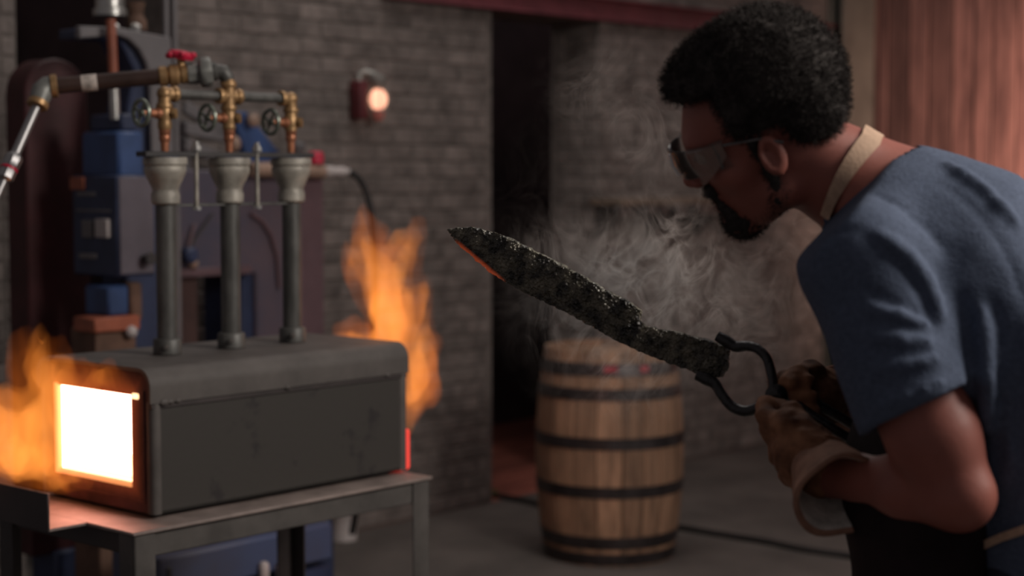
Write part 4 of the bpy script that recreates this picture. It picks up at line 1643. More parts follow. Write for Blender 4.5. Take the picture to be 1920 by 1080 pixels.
def blade_f(p):
    q = p[:, [0, 2]]
    s = poly_sd(q)
    th = np.clip(0.0035 - s * 0.16, 0.0025, 0.0062)
    # the tang is a thicker block
    th = np.where(p[:, 0] > 0.80 * BL, 0.0085, th)
    n1_ = vnoise(p * np.array([140, 140, 220]) + 7) - 0.5
    n2_ = vnoise(p * np.array([330, 330, 420]) + 3) - 0.5
    n3_ = vnoise(p * 45 + 11) - 0.5
    lump = n1_ * 0.0026 + n2_ * 0.0024 + n3_ * 0.0016
    return np.maximum(s, np.abs(p[:, 1]) - th) - 0.0016 + lump


V, Q = nets(blade_f, (-0.012, -0.02, -0.06), (BL + 0.012, 0.02, 0.08), 0.0019, 0, margin=4)
bl_m = bpy.data.materials.new('scaled_hot_steel')
bl_m.use_nodes = True
nt = bl_m.node_tree
N, Lk = nt.nodes, nt.links
bs = N['Principled BSDF']
tc = N.new('ShaderNodeTexCoord')
nz = N.new('ShaderNodeTexNoise')
nz.inputs['Scale'].default_value = 55
nz.inputs['Detail'].default_value = 5
Lk.new(tc.outputs['Object'], nz.inputs['Vector'])
rp = N.new('ShaderNodeValToRGB')
rp.color_ramp.elements[0].position = 0.38
rp.color_ramp.elements[1].position = 0.7
rp.color_ramp.elements[0].color = (0.020, 0.018, 0.013, 1)
rp.color_ramp.elements[1].color = (0.23, 0.205, 0.145, 1)
Lk.new(nz.outputs['Fac'], rp.inputs[0])
Lk.new(rp.outputs[0], bs.inputs['Base Color'])
bs.inputs['Roughness'].default_value = 0.22
bs.inputs['Metallic'].default_value = 0.35
bs.inputs['Specular IOR Level'].default_value = 1.0
bpn = N.new('ShaderNodeTexNoise')
bpn.inputs['Scale'].default_value = 210
bpn.inputs['Detail'].default_value = 2
Lk.new(tc.outputs['Object'], bpn.inputs['Vector'])
bpp = N.new('ShaderNodeBump')
bpp.inputs['Strength'].default_value = 1.0
bpp.inputs['Distance'].default_value = 0.012
Lk.new(bpn.outputs['Fac'], bpp.inputs['Height'])
Lk.new(bpp.outputs[0], bs.inputs['Normal'])
# glow left in the thin lower edge near the tip
sep = N.new('ShaderNodeSeparateXYZ')
Lk.new(tc.outputs['Object'], sep.inputs[0])
e0, e1 = np.array(bl_local(862, 458)), np.array(bl_local(938, 521))
ed = nrm(e1 - e0)
en = np.array([-ed[1], ed[0]])
if en[1] < 0:
    en = -en
nx = N.new('ShaderNodeVectorMath')
nx.operation = 'DOT_PRODUCT'
Lk.new(tc.outputs['Object'], nx.inputs[0])
nx.inputs[1].default_value = (en[0], 0, en[1])


def mth(op, a, b=None, clamp=False):
    n_ = N.new('ShaderNodeMath')
    n_.operation = op
    n_.use_clamp = clamp
    for i, x in enumerate((a, b)):
        if x is None:
            continue
        if isinstance(x, (int, float)):
            n_.inputs[i].default_value = float(x)
        else:
            Lk.new(x, n_.inputs[i])
    return n_.outputs[0]


dist = mth('SUBTRACT', nx.outputs['Value'], float(e0 @ en))
edge = mth('SUBTRACT', 1.0, mth('DIVIDE', dist, 0.0055), True)
lx = mth('MULTIPLY', mth('SUBTRACT', sep.outputs['X'], float(e0[0]) - 0.01, True), 60.0, True)
lx2 = mth('MULTIPLY', mth('SUBTRACT', float(e1[0]) + 0.015, sep.outputs['X'], True), 60.0, True)
Lk.new(mth('MULTIPLY', mth('MULTIPLY', edge, mth('MULTIPLY', lx, lx2)), 0.15), bs.inputs['Emission Strength'])
bs.inputs['Emission Color'].default_value = (1.0, 0.13, 0.03, 1)
bl = link('sword_blank', vq_mesh('sword_blank', V, Q, bl_m, True))
bl.data.set_sharp_from_angle(angle=math.radians(40))
M4 = Matrix(((bx[0], vw[0], bz[0], TIP[0]), (bx[1], vw[1], bz[1], TIP[1]), (bx[2], vw[2], bz[2], TIP[2]), (0, 0, 0, 1)))
if M4.to_3x3().determinant() < 0:
    me = bl.data
    for v in me.vertices:
        v.co.y = -v.co.y
    me.flip_normals()
    vw2 = -vw
    M4 = Matrix(((bx[0], vw2[0], bz[0], TIP[0]), (bx[1], vw2[1], bz[1], TIP[1]), (bx[2], vw2[2], bz[2], TIP[2]), (0, 0, 0, 1)))
bl.matrix_world = M4
tag(bl, 'broad black sword blank with rough scale and a glowing tip edge, gripped in the tongs', 'blade')

# ---------------------------------------------------------------- tongs
tong_m = mat('black_tongs_iron', (0.016, 0.014, 0.014), 0.35, metal=0.2, var=0.4, scale=40, bump=0.5, bscale=120, spec=0.6)
pivot = P(1450, 742, 2.335)
to = empty('tongs', tuple(pivot))
tag(to, 'black iron blacksmith tongs with a bowed round jaw held in both gloves', 'tongs')


def tp_(px, py, d):
    return Vector(P(px, py, d) - pivot)


up_ = [tp_(1452, 742, 2.335), tp_(1447, 705, 2.345), tp_(1438, 672, 2.355), tp_(1420, 654, 2.365), tp_(1400, 649, 2.375), tp_(1380, 650, 2.385), tp_(1362, 640, 2.39), tp_(1345, 630, 2.395)]
MB().tube(*smooth_path(up_, [0.009, 0.0072, 0.0070, 0.0070, 0.0072, 0.008, 0.0088, 0.0075]), 12).build('jaw', tong_m, to)
lo_p = [tp_(1452, 740, 2.335), tp_(1425, 762, 2.345), tp_(1398, 771, 2.355), tp_(1374, 763, 2.365), tp_(1355, 742, 2.375), tp_(1342, 721, 2.385), tp_(1325, 711, 2.39), tp_(1306, 703, 2.395)]
MB().tube(*smooth_path(lo_p, [0.009, 0.0075, 0.0078, 0.0078, 0.0076, 0.008, 0.009, 0.0072]), 12).build('jaw', tong_m, to)
MB().lathe([(0.010, -0.014), (0.0155, -0.010), (0.0155, 0.010), (0.010, 0.014), (0.006, 0.016)], tp_(1456, 741, 2.33), (-0.2, -1, 0.1), 16).build('rivet', tong_m, to)
r1 = [tp_(1452, 738, 2.335), tp_(1490, 742, 2.335), tp_(1530, 757, 2.335), tp_(1580, 785, 2.33), tp_(1650, 830, 2.32), tp_(1700, 862, 2.31)]
r2 = [tp_(1452, 746, 2.335), tp_(1488, 758, 2.32), tp_(1525, 782, 2.305), tp_(1575, 812, 2.29), tp_(1640, 850, 2.29), tp_(1690, 880, 2.29)]
MB().tube(r1, [0.010, 0.009, 0.0075, 0.007, 0.0065, 0.006], 10).build('rein', tong_m, to)
MB().tube(r2, [0.010, 0.009, 0.0075, 0.007, 0.0065, 0.006], 10).build('rein', tong_m, to)
# ---------------------------------------------------------------- the smith
skin_m = mat('dark_brown_skin', (0.285, 0.094, 0.070), 0.48, var=0.10, scale=14, bump=0.06, bscale=180, spec=0.4)
hair_m = mat('black_hair', (0.052, 0.045, 0.042), 0.9, var=0.25, scale=60, spec=0.08)
shirt_m = mat('heather_navy_cotton', (0.082, 0.102, 0.152), 0.9, var=0.16, scale=160, bump=0.35, bscale=260, spec=0.15)
strap_m = mat('tan_webbing', (0.50, 0.335, 0.235), 0.75, var=0.12, scale=90, bump=0.2, bscale=300, spec=0.2)
glove_m = mat('worn_tan_leather', (0.17, 0.064, 0.032), 0.75, var=0.5, scale=22, bump=0.3, bscale=90, col2=(0.30, 0.135, 0.07), spec=0.25)
cuff_m = mat('pinkish_suede_cuff', (0.27, 0.145, 0.10), 0.85, var=0.3, scale=26, bump=0.3, bscale=120, spec=0.2)
lining_m = mat('pale_fleece_lining', (0.50, 0.46, 0.41), 0.95, var=0.3, scale=40, bump=0.4, bscale=150)
apron_m = mat('dark_leather_apron', (0.016, 0.010, 0.011), 0.8, var=0.3, scale=12, bump=0.15, spec=0.15)
trouser_m = mat('dark_navy_trousers', (0.018, 0.020, 0.034), 0.9, var=0.2, scale=60)
boot_m = mat('black_boot_leather', (0.015, 0.013, 0.012), 0.5)
eye_m = mat('eye_white', (0.45, 0.40, 0.36), 0.3, var=0.05)
iris_m = mat('dark_iris', (0.02, 0.012, 0.008), 0.25)
lip_m = None

yaw = math.radians(17)
Fd = np.array([-math.cos(yaw), math.sin(yaw), 0])
Ld = np.array([-Fd[1], Fd[0], 0])          # his left, towards the camera
Zd = np.array([0, 0, 1.0])
per = empty('person', (0.66, 2.2, 0))
tag(per, 'man in navy t-shirt, tan apron strap and leather gloves bending forward towards the forge', 'person')
PO = np.array([0.66, 2.2, 0.0])


def pmesh(name, VQ, m, parent=per):
    V, Q = VQ
    return link(name, vq_mesh(name, V - PO, Q, m), parent)


# joints
N_ = P(1655, 388, 2.26)
T1 = P(1785, 485, 2.245)
T2 = P(1885, 645, 2.225)
WA = P(1950, 900, 2.20)
PV = P(1990, 1120, 2.18)
Lsh, Lel, Lwr = P(1612, 505, 2.095), P(1797, 928, 2.03), P(1556, 886, 2.20)
Rsh = Lsh - Ld * 0.35 + Zd * 0.015
Rel, Rwr = P(1672, 812, 2.56), P(1556, 738, 2.43)
# head frame
hy, hpit, hr = math.radians(12), math.radians(24), math.radians(18)
f0 = np.array([-math.cos(hy), math.sin(hy), 0])
l0 = np.array([-f0[1], f0[0], 0])
hf = f0 * math.cos(hpit) - Zd * math.sin(hpit)
hu0 = f0 * math.sin(hpit) + Zd * math.cos(hpit)
hl = l0 * math.cos(hr) - hu0 * math.sin(hr)
hu = hu0 * math.cos(hr) + l0 * math.sin(hr)
HS_ = 0.965
HR = np.stack([hl, hf, hu], 1)
HO = P(1449, 291, 2.175) - HR @ (np.array([.081, -.006, .002]) * HS_)


def H(x, y, z):
    return HO + HR @ (np.array([x, y, z]) * HS_)


def hell(c, r, extra=None):
    R = HR if extra is None else HR @ extra
    return ell(H(*c), np.array(r) * HS_, R)


def hcap(a, b, ra, rb=None):
    return cap(H(*a), H(*b), ra * HS_, (ra if rb is None else rb) * HS_)


def rotz(a):
    return np.array([[math.cos(a), -math.sin(a), 0], [math.sin(a), math.cos(a), 0], [0, 0, 1]])


head_ops = [
    ('u', hell((0, -.006, .052), (.074, .100, .083)), 0),
    ('u', hell((0, .038, -.015), (.060, .056, .088)), .03),
    ('u', hcap((0, .066, -.084), (.047, .0, -.060), .022, .024), .02),
    ('u', hcap((0, .066, -.084), (-.047, .0, -.060), .022, .024), .02),
    ('u', hell((0, .074, -.088), (.022, .020, .020)), .02),
    ('u', hell((.046, .056, -.008), (.022, .022, .020)), .02),
    ('u', hell((-.046, .056, -.008), (.022, .022, .020)), .02),
    ('u', hcap((-.034, .086, .046), (.034, .086, .046), .011), .02),
    ('s', hell((.032, .100, .026), (.017, .016, .014)), .012),
    ('s', hell((-.032, .100, .026), (.017, .016, .014)), .012),
    ('u', hcap((0, .090, .032), (0, .112, -.006), .0085, .0125), .012),
    ('u', hell((.012, .103, -.011), (.010, .011, .008)), .006),
    ('u', hell((-.012, .103, -.011), (.010, .011, .008)), .006),
    ('u', hcap((-.021, .088, -.041), (.021, .088, -.041), .0095), .010),
    ('u', hcap((-.018, .088, -.056), (.018, .088, -.056), .0095), .008),
    ('s', hcap((-.024, .099, -.0485), (.024, .099, -.0485), .0022), .003),
]
for s in (1, -1):
    Rz = rotz(-s * 0.35)
    head_ops += [('u', hell((s * .081, -.006, .002), (.0075, .019, .031), Rz), .004),
                 ('s', hell((s * .0885, -.003, .005), (.0085, .0105, .0185), Rz), .003),
                 ('u', hell((s * .080, .004, -.002), (.006, .006, .009), Rz), .004)]
neck_ops = [('u', cap(HO + HR @ np.array([0, -.032, -.03]), N_ + Zd * .010, 0.060, 0.077), .03)]
lat = (Ld, 1.42)


def torso(inf):
    return [('u', cap(N_ + nrm(T1 - N_) * .03, T1, 0.076 + inf, 0.114 + inf, lat), 0), ('u', cap(T1, T2, 0.114 + inf, 0.128 + inf, lat), .05), ('u', cap(T2, WA, 0.128 + inf, 0.112 + inf, lat), .05),
            ('u', cap(WA, PV, 0.112 + inf, 0.122 + inf, lat), .05),
            ('u', cap(N_ + (T1 - N_) * .25, Lsh + Zd * .015, 0.055 + inf, 0.052 + inf), .06), ('u', cap(N_ + (T1 - N_) * .25, Rsh + Zd * .015, 0.055 + inf, 0.052 + inf), .06)]


def arm(sh, el, wr, inf):
    m = sh + (el - sh) * .55
    return [('u', cap(sh, m, 0.046 + inf, 0.050 + inf), .03), ('u', cap(m, m + (el - m) * .45, 0.050 + inf, 0.051 + inf), .03), ('u', cap(m + (el - m) * .45, el, 0.050 + inf, 0.042 + inf), .03),
            ('u', cap(el, el + (wr - el) * .35, 0.042 + inf, 0.043 + inf), .015), ('u', cap(el + (wr - el) * .35, wr, 0.043 + inf, 0.028 + inf), .02)]


hipL, hipR = PV + Ld * .085 - Zd * .02, PV - Ld * .085 - Zd * .02
kneeL, kneeR = hipL + Fd * .06 - Zd * .48, hipR + Fd * .16 - Zd * .46
ankL, ankR = np.array([*(hipL - Fd * .06)[:2], 0.10]), np.array([*(hipR + Fd * .06)[:2], 0.10])


def leg(h, k, a, inf):
    return [('u', cap(h, k, 0.088 + inf, 0.058 + inf), .04), ('u', cap(k, k + (a - k) * .35, 0.058 + inf, 0.060 + inf), .03), ('u', cap(k + (a - k) * .35, a, 0.060 + inf, 0.040 + inf), .03)]


body_ops = torso(-.008) + neck_ops + arm(Lsh, Lel, Lwr, 0) + arm(Rsh, Rel, Rwr, 0) + leg(hipL, kneeL, ankL, 0) + leg(hipR, kneeR, ankR, 0)
for a, w in ((ankL, 1), (ankR, -1)):
    body_ops.append(('u', cap(a, a + Fd * .14 - Zd * .06, .038, .028), .03))
for wr, tgt in ((Lwr, P(1490, 860, 2.235)), (Rwr, P(1500, 748, 2.42))):
    body_ops.append(('u', cap(wr, tgt, .028, .024), .02))
head_f = solid(head_ops)
body_f0 = solid(body_ops)


def body_f(p):
    return smin(body_f0(p), head_f(p), .02)


lo = np.array([-0.02, 1.86, -0.02])
hi = np.array([1.02, 2.76, 1.95])
pmesh('body', nets(body_f, lo, hi, 0.0037, 1), skin_m)

# eyes
for s in (1, -1):
    c = H(s * .032, .080, .026) - PO
    e = MB().sphere(c, .0125 * HS_, 14, 10).build('eye', eye_m, per)
    MB().sphere(c + hf * .0075, .0066, 10, 8).build('iris', iris_m, e)


# hair and beard: a cap of short coils
def yz(p):
    q = (p - HO) @ HR / HS_
    return q


hair0 = solid([('u', hell((0, -.025, .085), (.094, .110, .0925)), 0), ('u', hell((0, -.072, .035), (.077, .054, .061)), .03), ('u', hell((0, .045, .095), (.069, .048, .052)), .04)])


def hair_f(p):
    q = yz(p)
    d = hair0(p)
    d = d + (vnoise(p * 90) - .5) * .008 + (vnoise(p * 32) - .5) * .010
    y, z = q[:, 1], q[:, 2]
    face = np.maximum(.034 - y, z - (.110))
    earr = np.maximum(np.maximum(-.034 - y, z - .034), -1)
    d = smax(d, -face * HS_, .012)
    d = smax(d, -earr * HS_, .010)
    d = smax(d, (-.036 - z - .2 * (y + .09)) * HS_, .012)
    return d


lo_h, hi_h = HO - .26, HO + .26
hv = nets(hair_f, lo_h, hi_h, .0042, 0)
hair = pmesh('hair', hv, hair_m)
beard0 = solid([('u', hcap((0, .070, -.088), (0, .074, -.094), .026, .018), 0), ('u', hcap((0, .070, -.086), (.050, .006, -.064), .022, .016), .02), ('u', hcap((0, .070, -.086), (-.050, .006, -.064), .022, .016), .02),
                ('u', hcap((.067, .012, .030), (.056, .004, -.055), .007, .010), .015), ('u', hcap((-.067, .012, .030), (-.056, .004, -.055), .007, .010), .015),
                ('u', hcap((-.024, .092, -.028), (.024, .092, -.028), .008), .008), ('u', hcap((.024, .090, -.030), (.026, .076, -.08), .007, .012), .01), ('u', hcap((-.024, .090, -.030), (-.026, .076, -.08), .007, .012), .01)])


def beard_f(p):
    return beard0(p) + (vnoise(p * 110) - .5) * .005


bv = nets(beard_f, HO - .22, HO + .2, .004, 0)
beard = pmesh('beard', bv, hair_m)


def coils(VQ, n, L0, L1, r, seed, name, parent, keep=None):
    V, Q = VQ
    rs = np.random.RandomState(seed)
    a, b, c = V[Q[:, 0]], V[Q[:, 1]], V[Q[:, 2]]
    nr = np.cross(b - a, c - a)
    ar = np.linalg.norm(nr, axis=1)
    i = rs.choice(len(Q), n, p=ar / ar.sum())
    u, v = rs.rand(n, 1), rs.rand(n, 1)
    pts = V[Q[i, 0]] * (1 - u) * (1 - v) + V[Q[i, 1]] * u * (1 - v) + V[Q[i, 2]] * u * v + V[Q[i, 3]] * (1 - u) * v
    nn = nr[i] / ar[i, None]
    t1 = np.cross(nn, rs.randn(n, 3))
    t1 /= np.linalg.norm(t1, axis=1)[:, None]
    t2 = np.cross(nn, t1)
    Ls = L0 + (L1 - L0) * rs.rand(n, 1)
    vs_, K = [], 5
    for k in range(K):
        s = k / (K - 1)
        ang_ = s * 5.5
        ctr = pts + nn * (Ls * s - .002) + (t1 * math.cos(ang_) + t2 * math.sin(ang_)) * Ls * .28 * s
        for j in range(3):
            aj = 2 * math.pi * j / 3
            vs_.append(ctr + (t1 * math.cos(aj) + t2 * math.sin(aj)) * r * (1 - .6 * s))
    VV = np.stack(vs_, 1).reshape(-1, 3)
    fb = []
    for k in range(K - 1):
        for j in range(3):
            fb.append([k * 3 + j, k * 3 + (j + 1) % 3, (k + 1) * 3 + (j + 1) % 3, (k + 1) * 3 + j])
    QQ = (np.arange(n)[:, None, None] * K * 3 + np.array(fb)[None]).reshape(-1, 4)
    o = link(name, vq_mesh(name, VV - PO, QQ, hair_m), parent)
    o['kind'] = 'stuff'
    return o


coils(hv, 15000, .006, .014, .00065, 1, 'hair_coils', hair)
coils(bv, 5000, .004, .009, .0006, 2, 'beard_coils', beard)

# ------------- t-shirt
hem_f = 0.62


def sleeve(sh, el):
    d = nrm(el - sh)
    hem = sh + (el - sh) * hem_f
    o = solid([('u', cap(sh, hem + d * .04, .071, .080), 0)])
    inner = cap(sh + (el - sh) * .36, hem + d * .06, .050, .0735)
    hp_ = plane(hem, d + 0.10 * Zd)
    return lambda p: smax(smax(o(p), hp_(p), .003), -np.maximum(inner(p), -plane(hem - d * .05, d)(p)), .004)


slL, slR = sleeve(Lsh, Lel), sleeve(Rsh, Rel)
tor = solid(torso(.012))
cdir = nrm(np.array([-.70, 0.05, .70]))
cpt = P(1632, 335, 2.2)
nk = cap(HO + HR @ np.array([0, -.032, -.03]), N_ + Zd * .010, 0.064, 0.081)
hemp = plane(PV + Zd * .02, -Zd)


def shirt_base(p):
    d = tor(p)
    d = smin(d, slL(p), .035)
    d = smin(d, slR(p), .035)
    d = smax(d, plane(cpt, cdir)(p), .004)
    d = smax(d, np.maximum(-1e3 + 0 * d, -nk(p)) * (plane(cpt - cdir * .05, cdir)(p) > 0) + -1e3 * (plane(cpt - cdir * .05, cdir)(p) <= 0), .004)
    d = smax(d, hemp(p), .004)
    return d


def poly_on(f, pts):
    fine = []
    for (xa, ya), (xb, yb) in zip(pts, pts[1:]):
        k_ = max(1, int(math.hypot(xb - xa, yb - ya) / 26))
        fine += [(xa + (xb - xa) * i / k_, ya + (yb - ya) * i / k_) for i in range(k_)]
    q = [trace(f, x, y) for x, y in fine + [pts[-1]]]
    return [a for a in q if a is not None]


creases = [
    ([(1612, 440), (1650, 456), (1690, 490), (1720, 530), (1745, 575), (1760, 620)], .005, .007, .012),
    ([(1622, 545), (1670, 568), (1715, 590), (1748, 596)], .005, .006, .016),
    ([(1600, 598), (1655, 606), (1705, 612), (1742, 622)], .004, .005, .014),
    ([(1628, 655), (1680, 660), (1740, 662)], .003, .004, .014),
    ([(1640, 730), (1690, 712), (1745, 690)], .003, .004, .012),
    ([(1800, 560), (1822, 620), (1832, 700), (1834, 800), (1828, 880)], .006, .008, .022),
    ([(1858, 560), (1866, 640), (1868, 760), (1864, 880)], .005, .007, .022),
    ([(1775, 345), (1815, 375), (1850, 410), (1880, 455), (1905, 510), (1925, 570)], .004, .006, .010),
    ([(1850, 960), (1890, 940), (1925, 915)], .005, .006, .016),
    ([(1845, 1000), (1880, 985), (1915, 960)], .004, .005, .014),
    ([(1640, 360), (1690, 380), (1740, 420), (1775, 470)], .002, .004, .018),
    ([(1540, 450), (1580, 430), (1625, 430)], .003, .003, .014),
    ([(1560, 440), (1552, 480), (1550, 530)], .003, .003, .014),
    ([(1905, 620), (1912, 720), (1910, 850)], .005, .006, .020),
]
ridges = [
    ([(1655, 446), (1702, 480), (1738, 530), (1762, 590)], .004, .005, .016),
    ([(1845, 590), (1850, 680), (1851, 800)], .003, .005, .020),
    ([(1640, 578), (1690, 592), (1735, 606)], .003, .004, .012),
    ([(1640, 632), (1690, 638), (1740, 640)], .002, .004, .012),
    ([(1650, 692), (1700, 686), (1752, 672)], .002, .004, .012),
    ([(1650, 765), (1700, 745), (1765, 715)], .002, .003, .010),
    ([(1780, 310), (1850, 358), (1900, 410)], .003, .004, .016),
]
fold_ops = []
for pts, r0, r1, k in creases:
    q = [a + nrm(CAM - a) * .0045 for a in poly_on(shirt_base, pts)]
    for i in range(len(q) - 1):
        fold_ops.append(('s', cap(q[i], q[i + 1], .8 * r0 if i == 0 else .8 * r1, .8 * r0 if i == len(q) - 2 else .8 * r1), k * .6, (q[i] + q[i + 1]) / 2))
for pts, r0, r1, k in ridges:
    q = poly_on(shirt_base, pts)
    for i in range(len(q) - 1):
        fold_ops.append(('u', cap(q[i], q[i + 1], r0, r1), k, (q[i] + q[i + 1]) / 2))


def shirt_f(p):
    d = shirt_base(p)
    for op, f, k, c in fold_ops:
        m = ((p - c) ** 2).sum(1) < .12 ** 2
        if m.any():
            v = f(p[m])
            d[m] = smax(d[m], -v, k) if op == 's' else smin(d[m], v, k)
    d = d + (vnoise(p * 14 + 3) - .5) * .006 + (vnoise(p * 34 + 9) - .5) * .002
    return d


shirt = pmesh('t_shirt', nets(shirt_f, (0.28, 1.84, 1.0), (1.02, 2.68, 1.76), 0.0048, 1), shirt_m)


def all_f(p):
    return np.minimum(body_f(p), shirt_f(p))


def ribbon(edge_a, edge_b, th, name, m, f, ref, lift=.002, back=False):
    A = [trace(f, *q) for q in edge_a]
    B = [trace(f, *q) for q in edge_b]
    pa = [(a, b) for a, b in zip(A, B) if a is not None and b is not None]
    if back:
        a, b = pa[-1]
        c_ = np.array([.004, .012, .006])
        pa += [(a + c_, b + c_), (a + c_ * 2.6 - Zd * .004, b + c_ * 2.6 - Zd * .004), (a + c_ * 5 - Zd * .028, b + c_ * 5 - Zd * .028)]
    bm = bmesh.new()
    rows = []
    for i, (a, b) in enumerate(pa):
        nx_ = pa[min(i + 1, len(pa) - 1)][0] - pa[max(i - 1, 0)][0]
        nn = nrm(np.cross(nx_, b - a))
        if nn @ ((a + b) / 2 - ref) < 0:
            nn = -nn
        rows.append([bm.verts.new(Vector(x - PO)) for x in (a + nn * lift, b + nn * lift, b + nn * (lift + th), a + nn * (lift + th))])
    for r0, r1 in zip(rows, rows[1:]):
        for j in range(4):
            bm.faces.new((r0[j], r0[(j + 1) % 4], r1[(j + 1) % 4], r1[j]))
    bm.faces.new(rows[0][::-1])
    bm.faces.new(rows[-1])
    bmesh.ops.recalc_face_normals(bm, faces=bm.faces)
    t = MB()
    t.bm.free()
    t.bm = bm
    return t.build(name, m, per)


ca = [(1544, 402), (1548, 378), (1556, 352), (1567, 325), (1583, 297), (1600, 272), (1614, 255)]
cb2 = [(1557, 412), (1565, 388), (1577, 364), (1592, 340), (1612, 314), (1633, 290), (1648, 275)]
ribbon(ca, cb2, .0022, 'neck_strap', strap_m, all_f, N_ + (HO - N_) * .4, .0025, True)
wa = [(1768, 1054), (1800, 1036), (1840, 1016), (1880, 998), (1919, 984), (1960, 972)]
wb2 = [(1770, 1074), (1802, 1053), (1842, 1032), (1882, 1014), (1919, 1001), (1960, 990)]
ribbon(wa, wb2, .003, 'waist_strap', strap_m, shirt_f, WA, .003)
cl = poly_on(shirt_f, [(1704, 268), (1685, 284), (1655, 297), (1622, 312), (1596, 332), (1576, 358), (1562, 388), (1552, 414)])
if len(cl) > 3:
    MB().tube([Vector(c - PO) for c in cl], .0055, 8).build('collar', shirt_m, per)

# ------------- apron front
ap0 = solid([('u', cap(P(1762, 640, 2.25), P(1762, 900, 2.24), .085, .11, (Ld, 1.6)), 0), ('u', cap(P(1762, 900, 2.24), P(1785, 1700, 2.2), .11, .13, (Ld, 1.7)), .05)])
apc = plane(P(1860, 900, 2.24), -Fd)


def apron_f(p):
    d = ap0(p) + (vnoise(p * 12) - .5) * .012
    d = np.abs(d) - .0045
    return smax(d, apc(p), .004)


pmesh('apron', nets(apron_f, (0.30, 1.90, .45), (0.85, 2.62, 1.55), .006, 1), apron_m)
tro = solid([('u', cap(WA + (PV - WA) * .55, PV - Zd * .05, .128, .136, lat), 0)] + leg(hipL, kneeL, ankL, .018) + leg(hipR, kneeR, ankR, .018))
trf = lambda p: smax(tro(p), -plane((0, 0, .12), Zd)(p), .004) + (vnoise(p * 16) - .5) * .010
pmesh('trousers', nets(trf, (0.2, 1.84, .06), (1.05, 2.66, 1.3), .009, 1), trouser_m)
for a in (ankL, ankR):
    bf = solid([('u', cap(a + Zd * .06, a - Zd * .03 - Fd * .015, .052, .046), 0), ('u', cap(a - Zd * .052, a + Fd * .15 - Zd * .060, .046, .038), .03)])
    g = lambda p, bf=bf: smax(bf(p), -plane((0, 0, 0.0), Zd)(p), .003)
    pmesh('boot', nets(g, a - .3, a + .3, .007, 1), boot_m)

# ------------- gloves


def glove(wr, kn_i, kn_l, hd, pn, palm_c, thumb, cuff_c, r_cuff, label):
    """wr wrist, kn_i / kn_l index and little knuckles, hd finger direction, pn palm side"""
    lat_ = nrm(kn_l - kn_i)
    ops = [('u', cap(wr, palm_c, .035, .039), 0), ('u', cap(kn_i + pn * .006, palm_c, .020, .030), .02), ('u', cap(kn_l + pn * .006, palm_c, .019, .030), .02),
           ('u', cap(kn_i + (kn_l - kn_i) * .5 + pn * .004, wr, .024, .032), .02)]
    Ls = [(.036, .027, .022), (.039, .030, .024), (.037, .028, .022), (.030, .022, .020)]
    for i in range(4):
        b = kn_i + (kn_l - kn_i) * (i / 3)
        r = .0143 - .0007 * (i == 3)
        a = b
        axis = np.cross(hd, pn)
        ang_ = 0.55 + .05 * i
        for j, L_ in enumerate(Ls[i]):
            d = hd * math.cos(ang_) + pn * math.sin(ang_)
            e = a + d * L_
            ops.append(('u', cap(a, e, r, r * .95), .006 if j else .012))
            a = e
            r *= .95
            ang_ += 1.12
    for a, b, r in thumb:
        ops.append(('u', cap(a, b, r, r * .93), .010))
    f = solid(ops)

    def gf(p):
        w = (vnoise(p * np.array([60, 60, 95]) + 2) - .5)
        w2 = (vnoise(p * 150) - .5)
        return f(p) + w * .006 + w2 * .002
    allp = np.array([wr, kn_i, kn_l, palm_c, cuff_c])
    gm = pmesh('glove', nets(gf, allp.min(0) - .10, allp.max(0) + .10, .0032, 1), glove_m)
    gm['label'] = label
    # gauntlet cuff with a rolled rim
    ax = nrm(cuff_c - wr)
    a0 = wr - ax * .012
    Lc = np.linalg.norm(cuff_c - a0)
    q = Vector(ax).to_track_quat('Z', 'Y')
    bm = bmesh.new()
    prof = [(.039, 0.0), (.041, .006), (.044, .3 * Lc), (.050, .6 * Lc), (r_cuff, .96 * Lc), (r_cuff + .004, Lc), (r_cuff - .001, Lc + .004), (r_cuff - .005, Lc - .002), (r_cuff - .008, .92 * Lc), (.044, .55 * Lc), (.038, .25 * Lc)]
    rings = []
    for r, z in prof:
        ring = []
        for k in range(40):
            t = 2 * math.pi * k / 40
            wob = 1 + .05 * math.sin(2 * t + 1.1) + .025 * math.sin(5 * t + z * 60) + .03 * math.sin(3 * t - z * 35)
            ring.append(bm.verts.new(Vector(a0 - PO) + q @ Vector((r * wob * math.cos(t), r * wob * math.sin(t), z))))
        rings.append(ring)
    for r0, r1 in zip(rings, rings[1:]):
        for k in range(40):
            bm.faces.new((r0[k], r0[(k + 1) % 40], r1[(k + 1) % 40], r1[k]))
    bmesh.ops.recalc_face_normals(bm, faces=bm.faces)
    me = bpy.data.meshes.new('cuff')
    bm.to_mesh(me)
    bm.free()
    me.materials.append(cuff_m)
    me.materials.append(lining_m)
    for pl_ in me.polygons:
        pl_.use_smooth = True
        if pl_.index >= 40 * 7:
            pl_.material_index = 1
    link('cuff', me, gm)
    MB().tube([Vector(a0 - PO) + q @ Vector((.0405 * math.cos(2 * math.pi * k / 30), .0405 * math.sin(2 * math.pi * k / 30), .004 + .003 * math.sin(4 * math.pi * k / 30))) for k in range(30)],
              .0032, 6, closed=True).build('wrist_seam', glove_m, gm)
    return gm


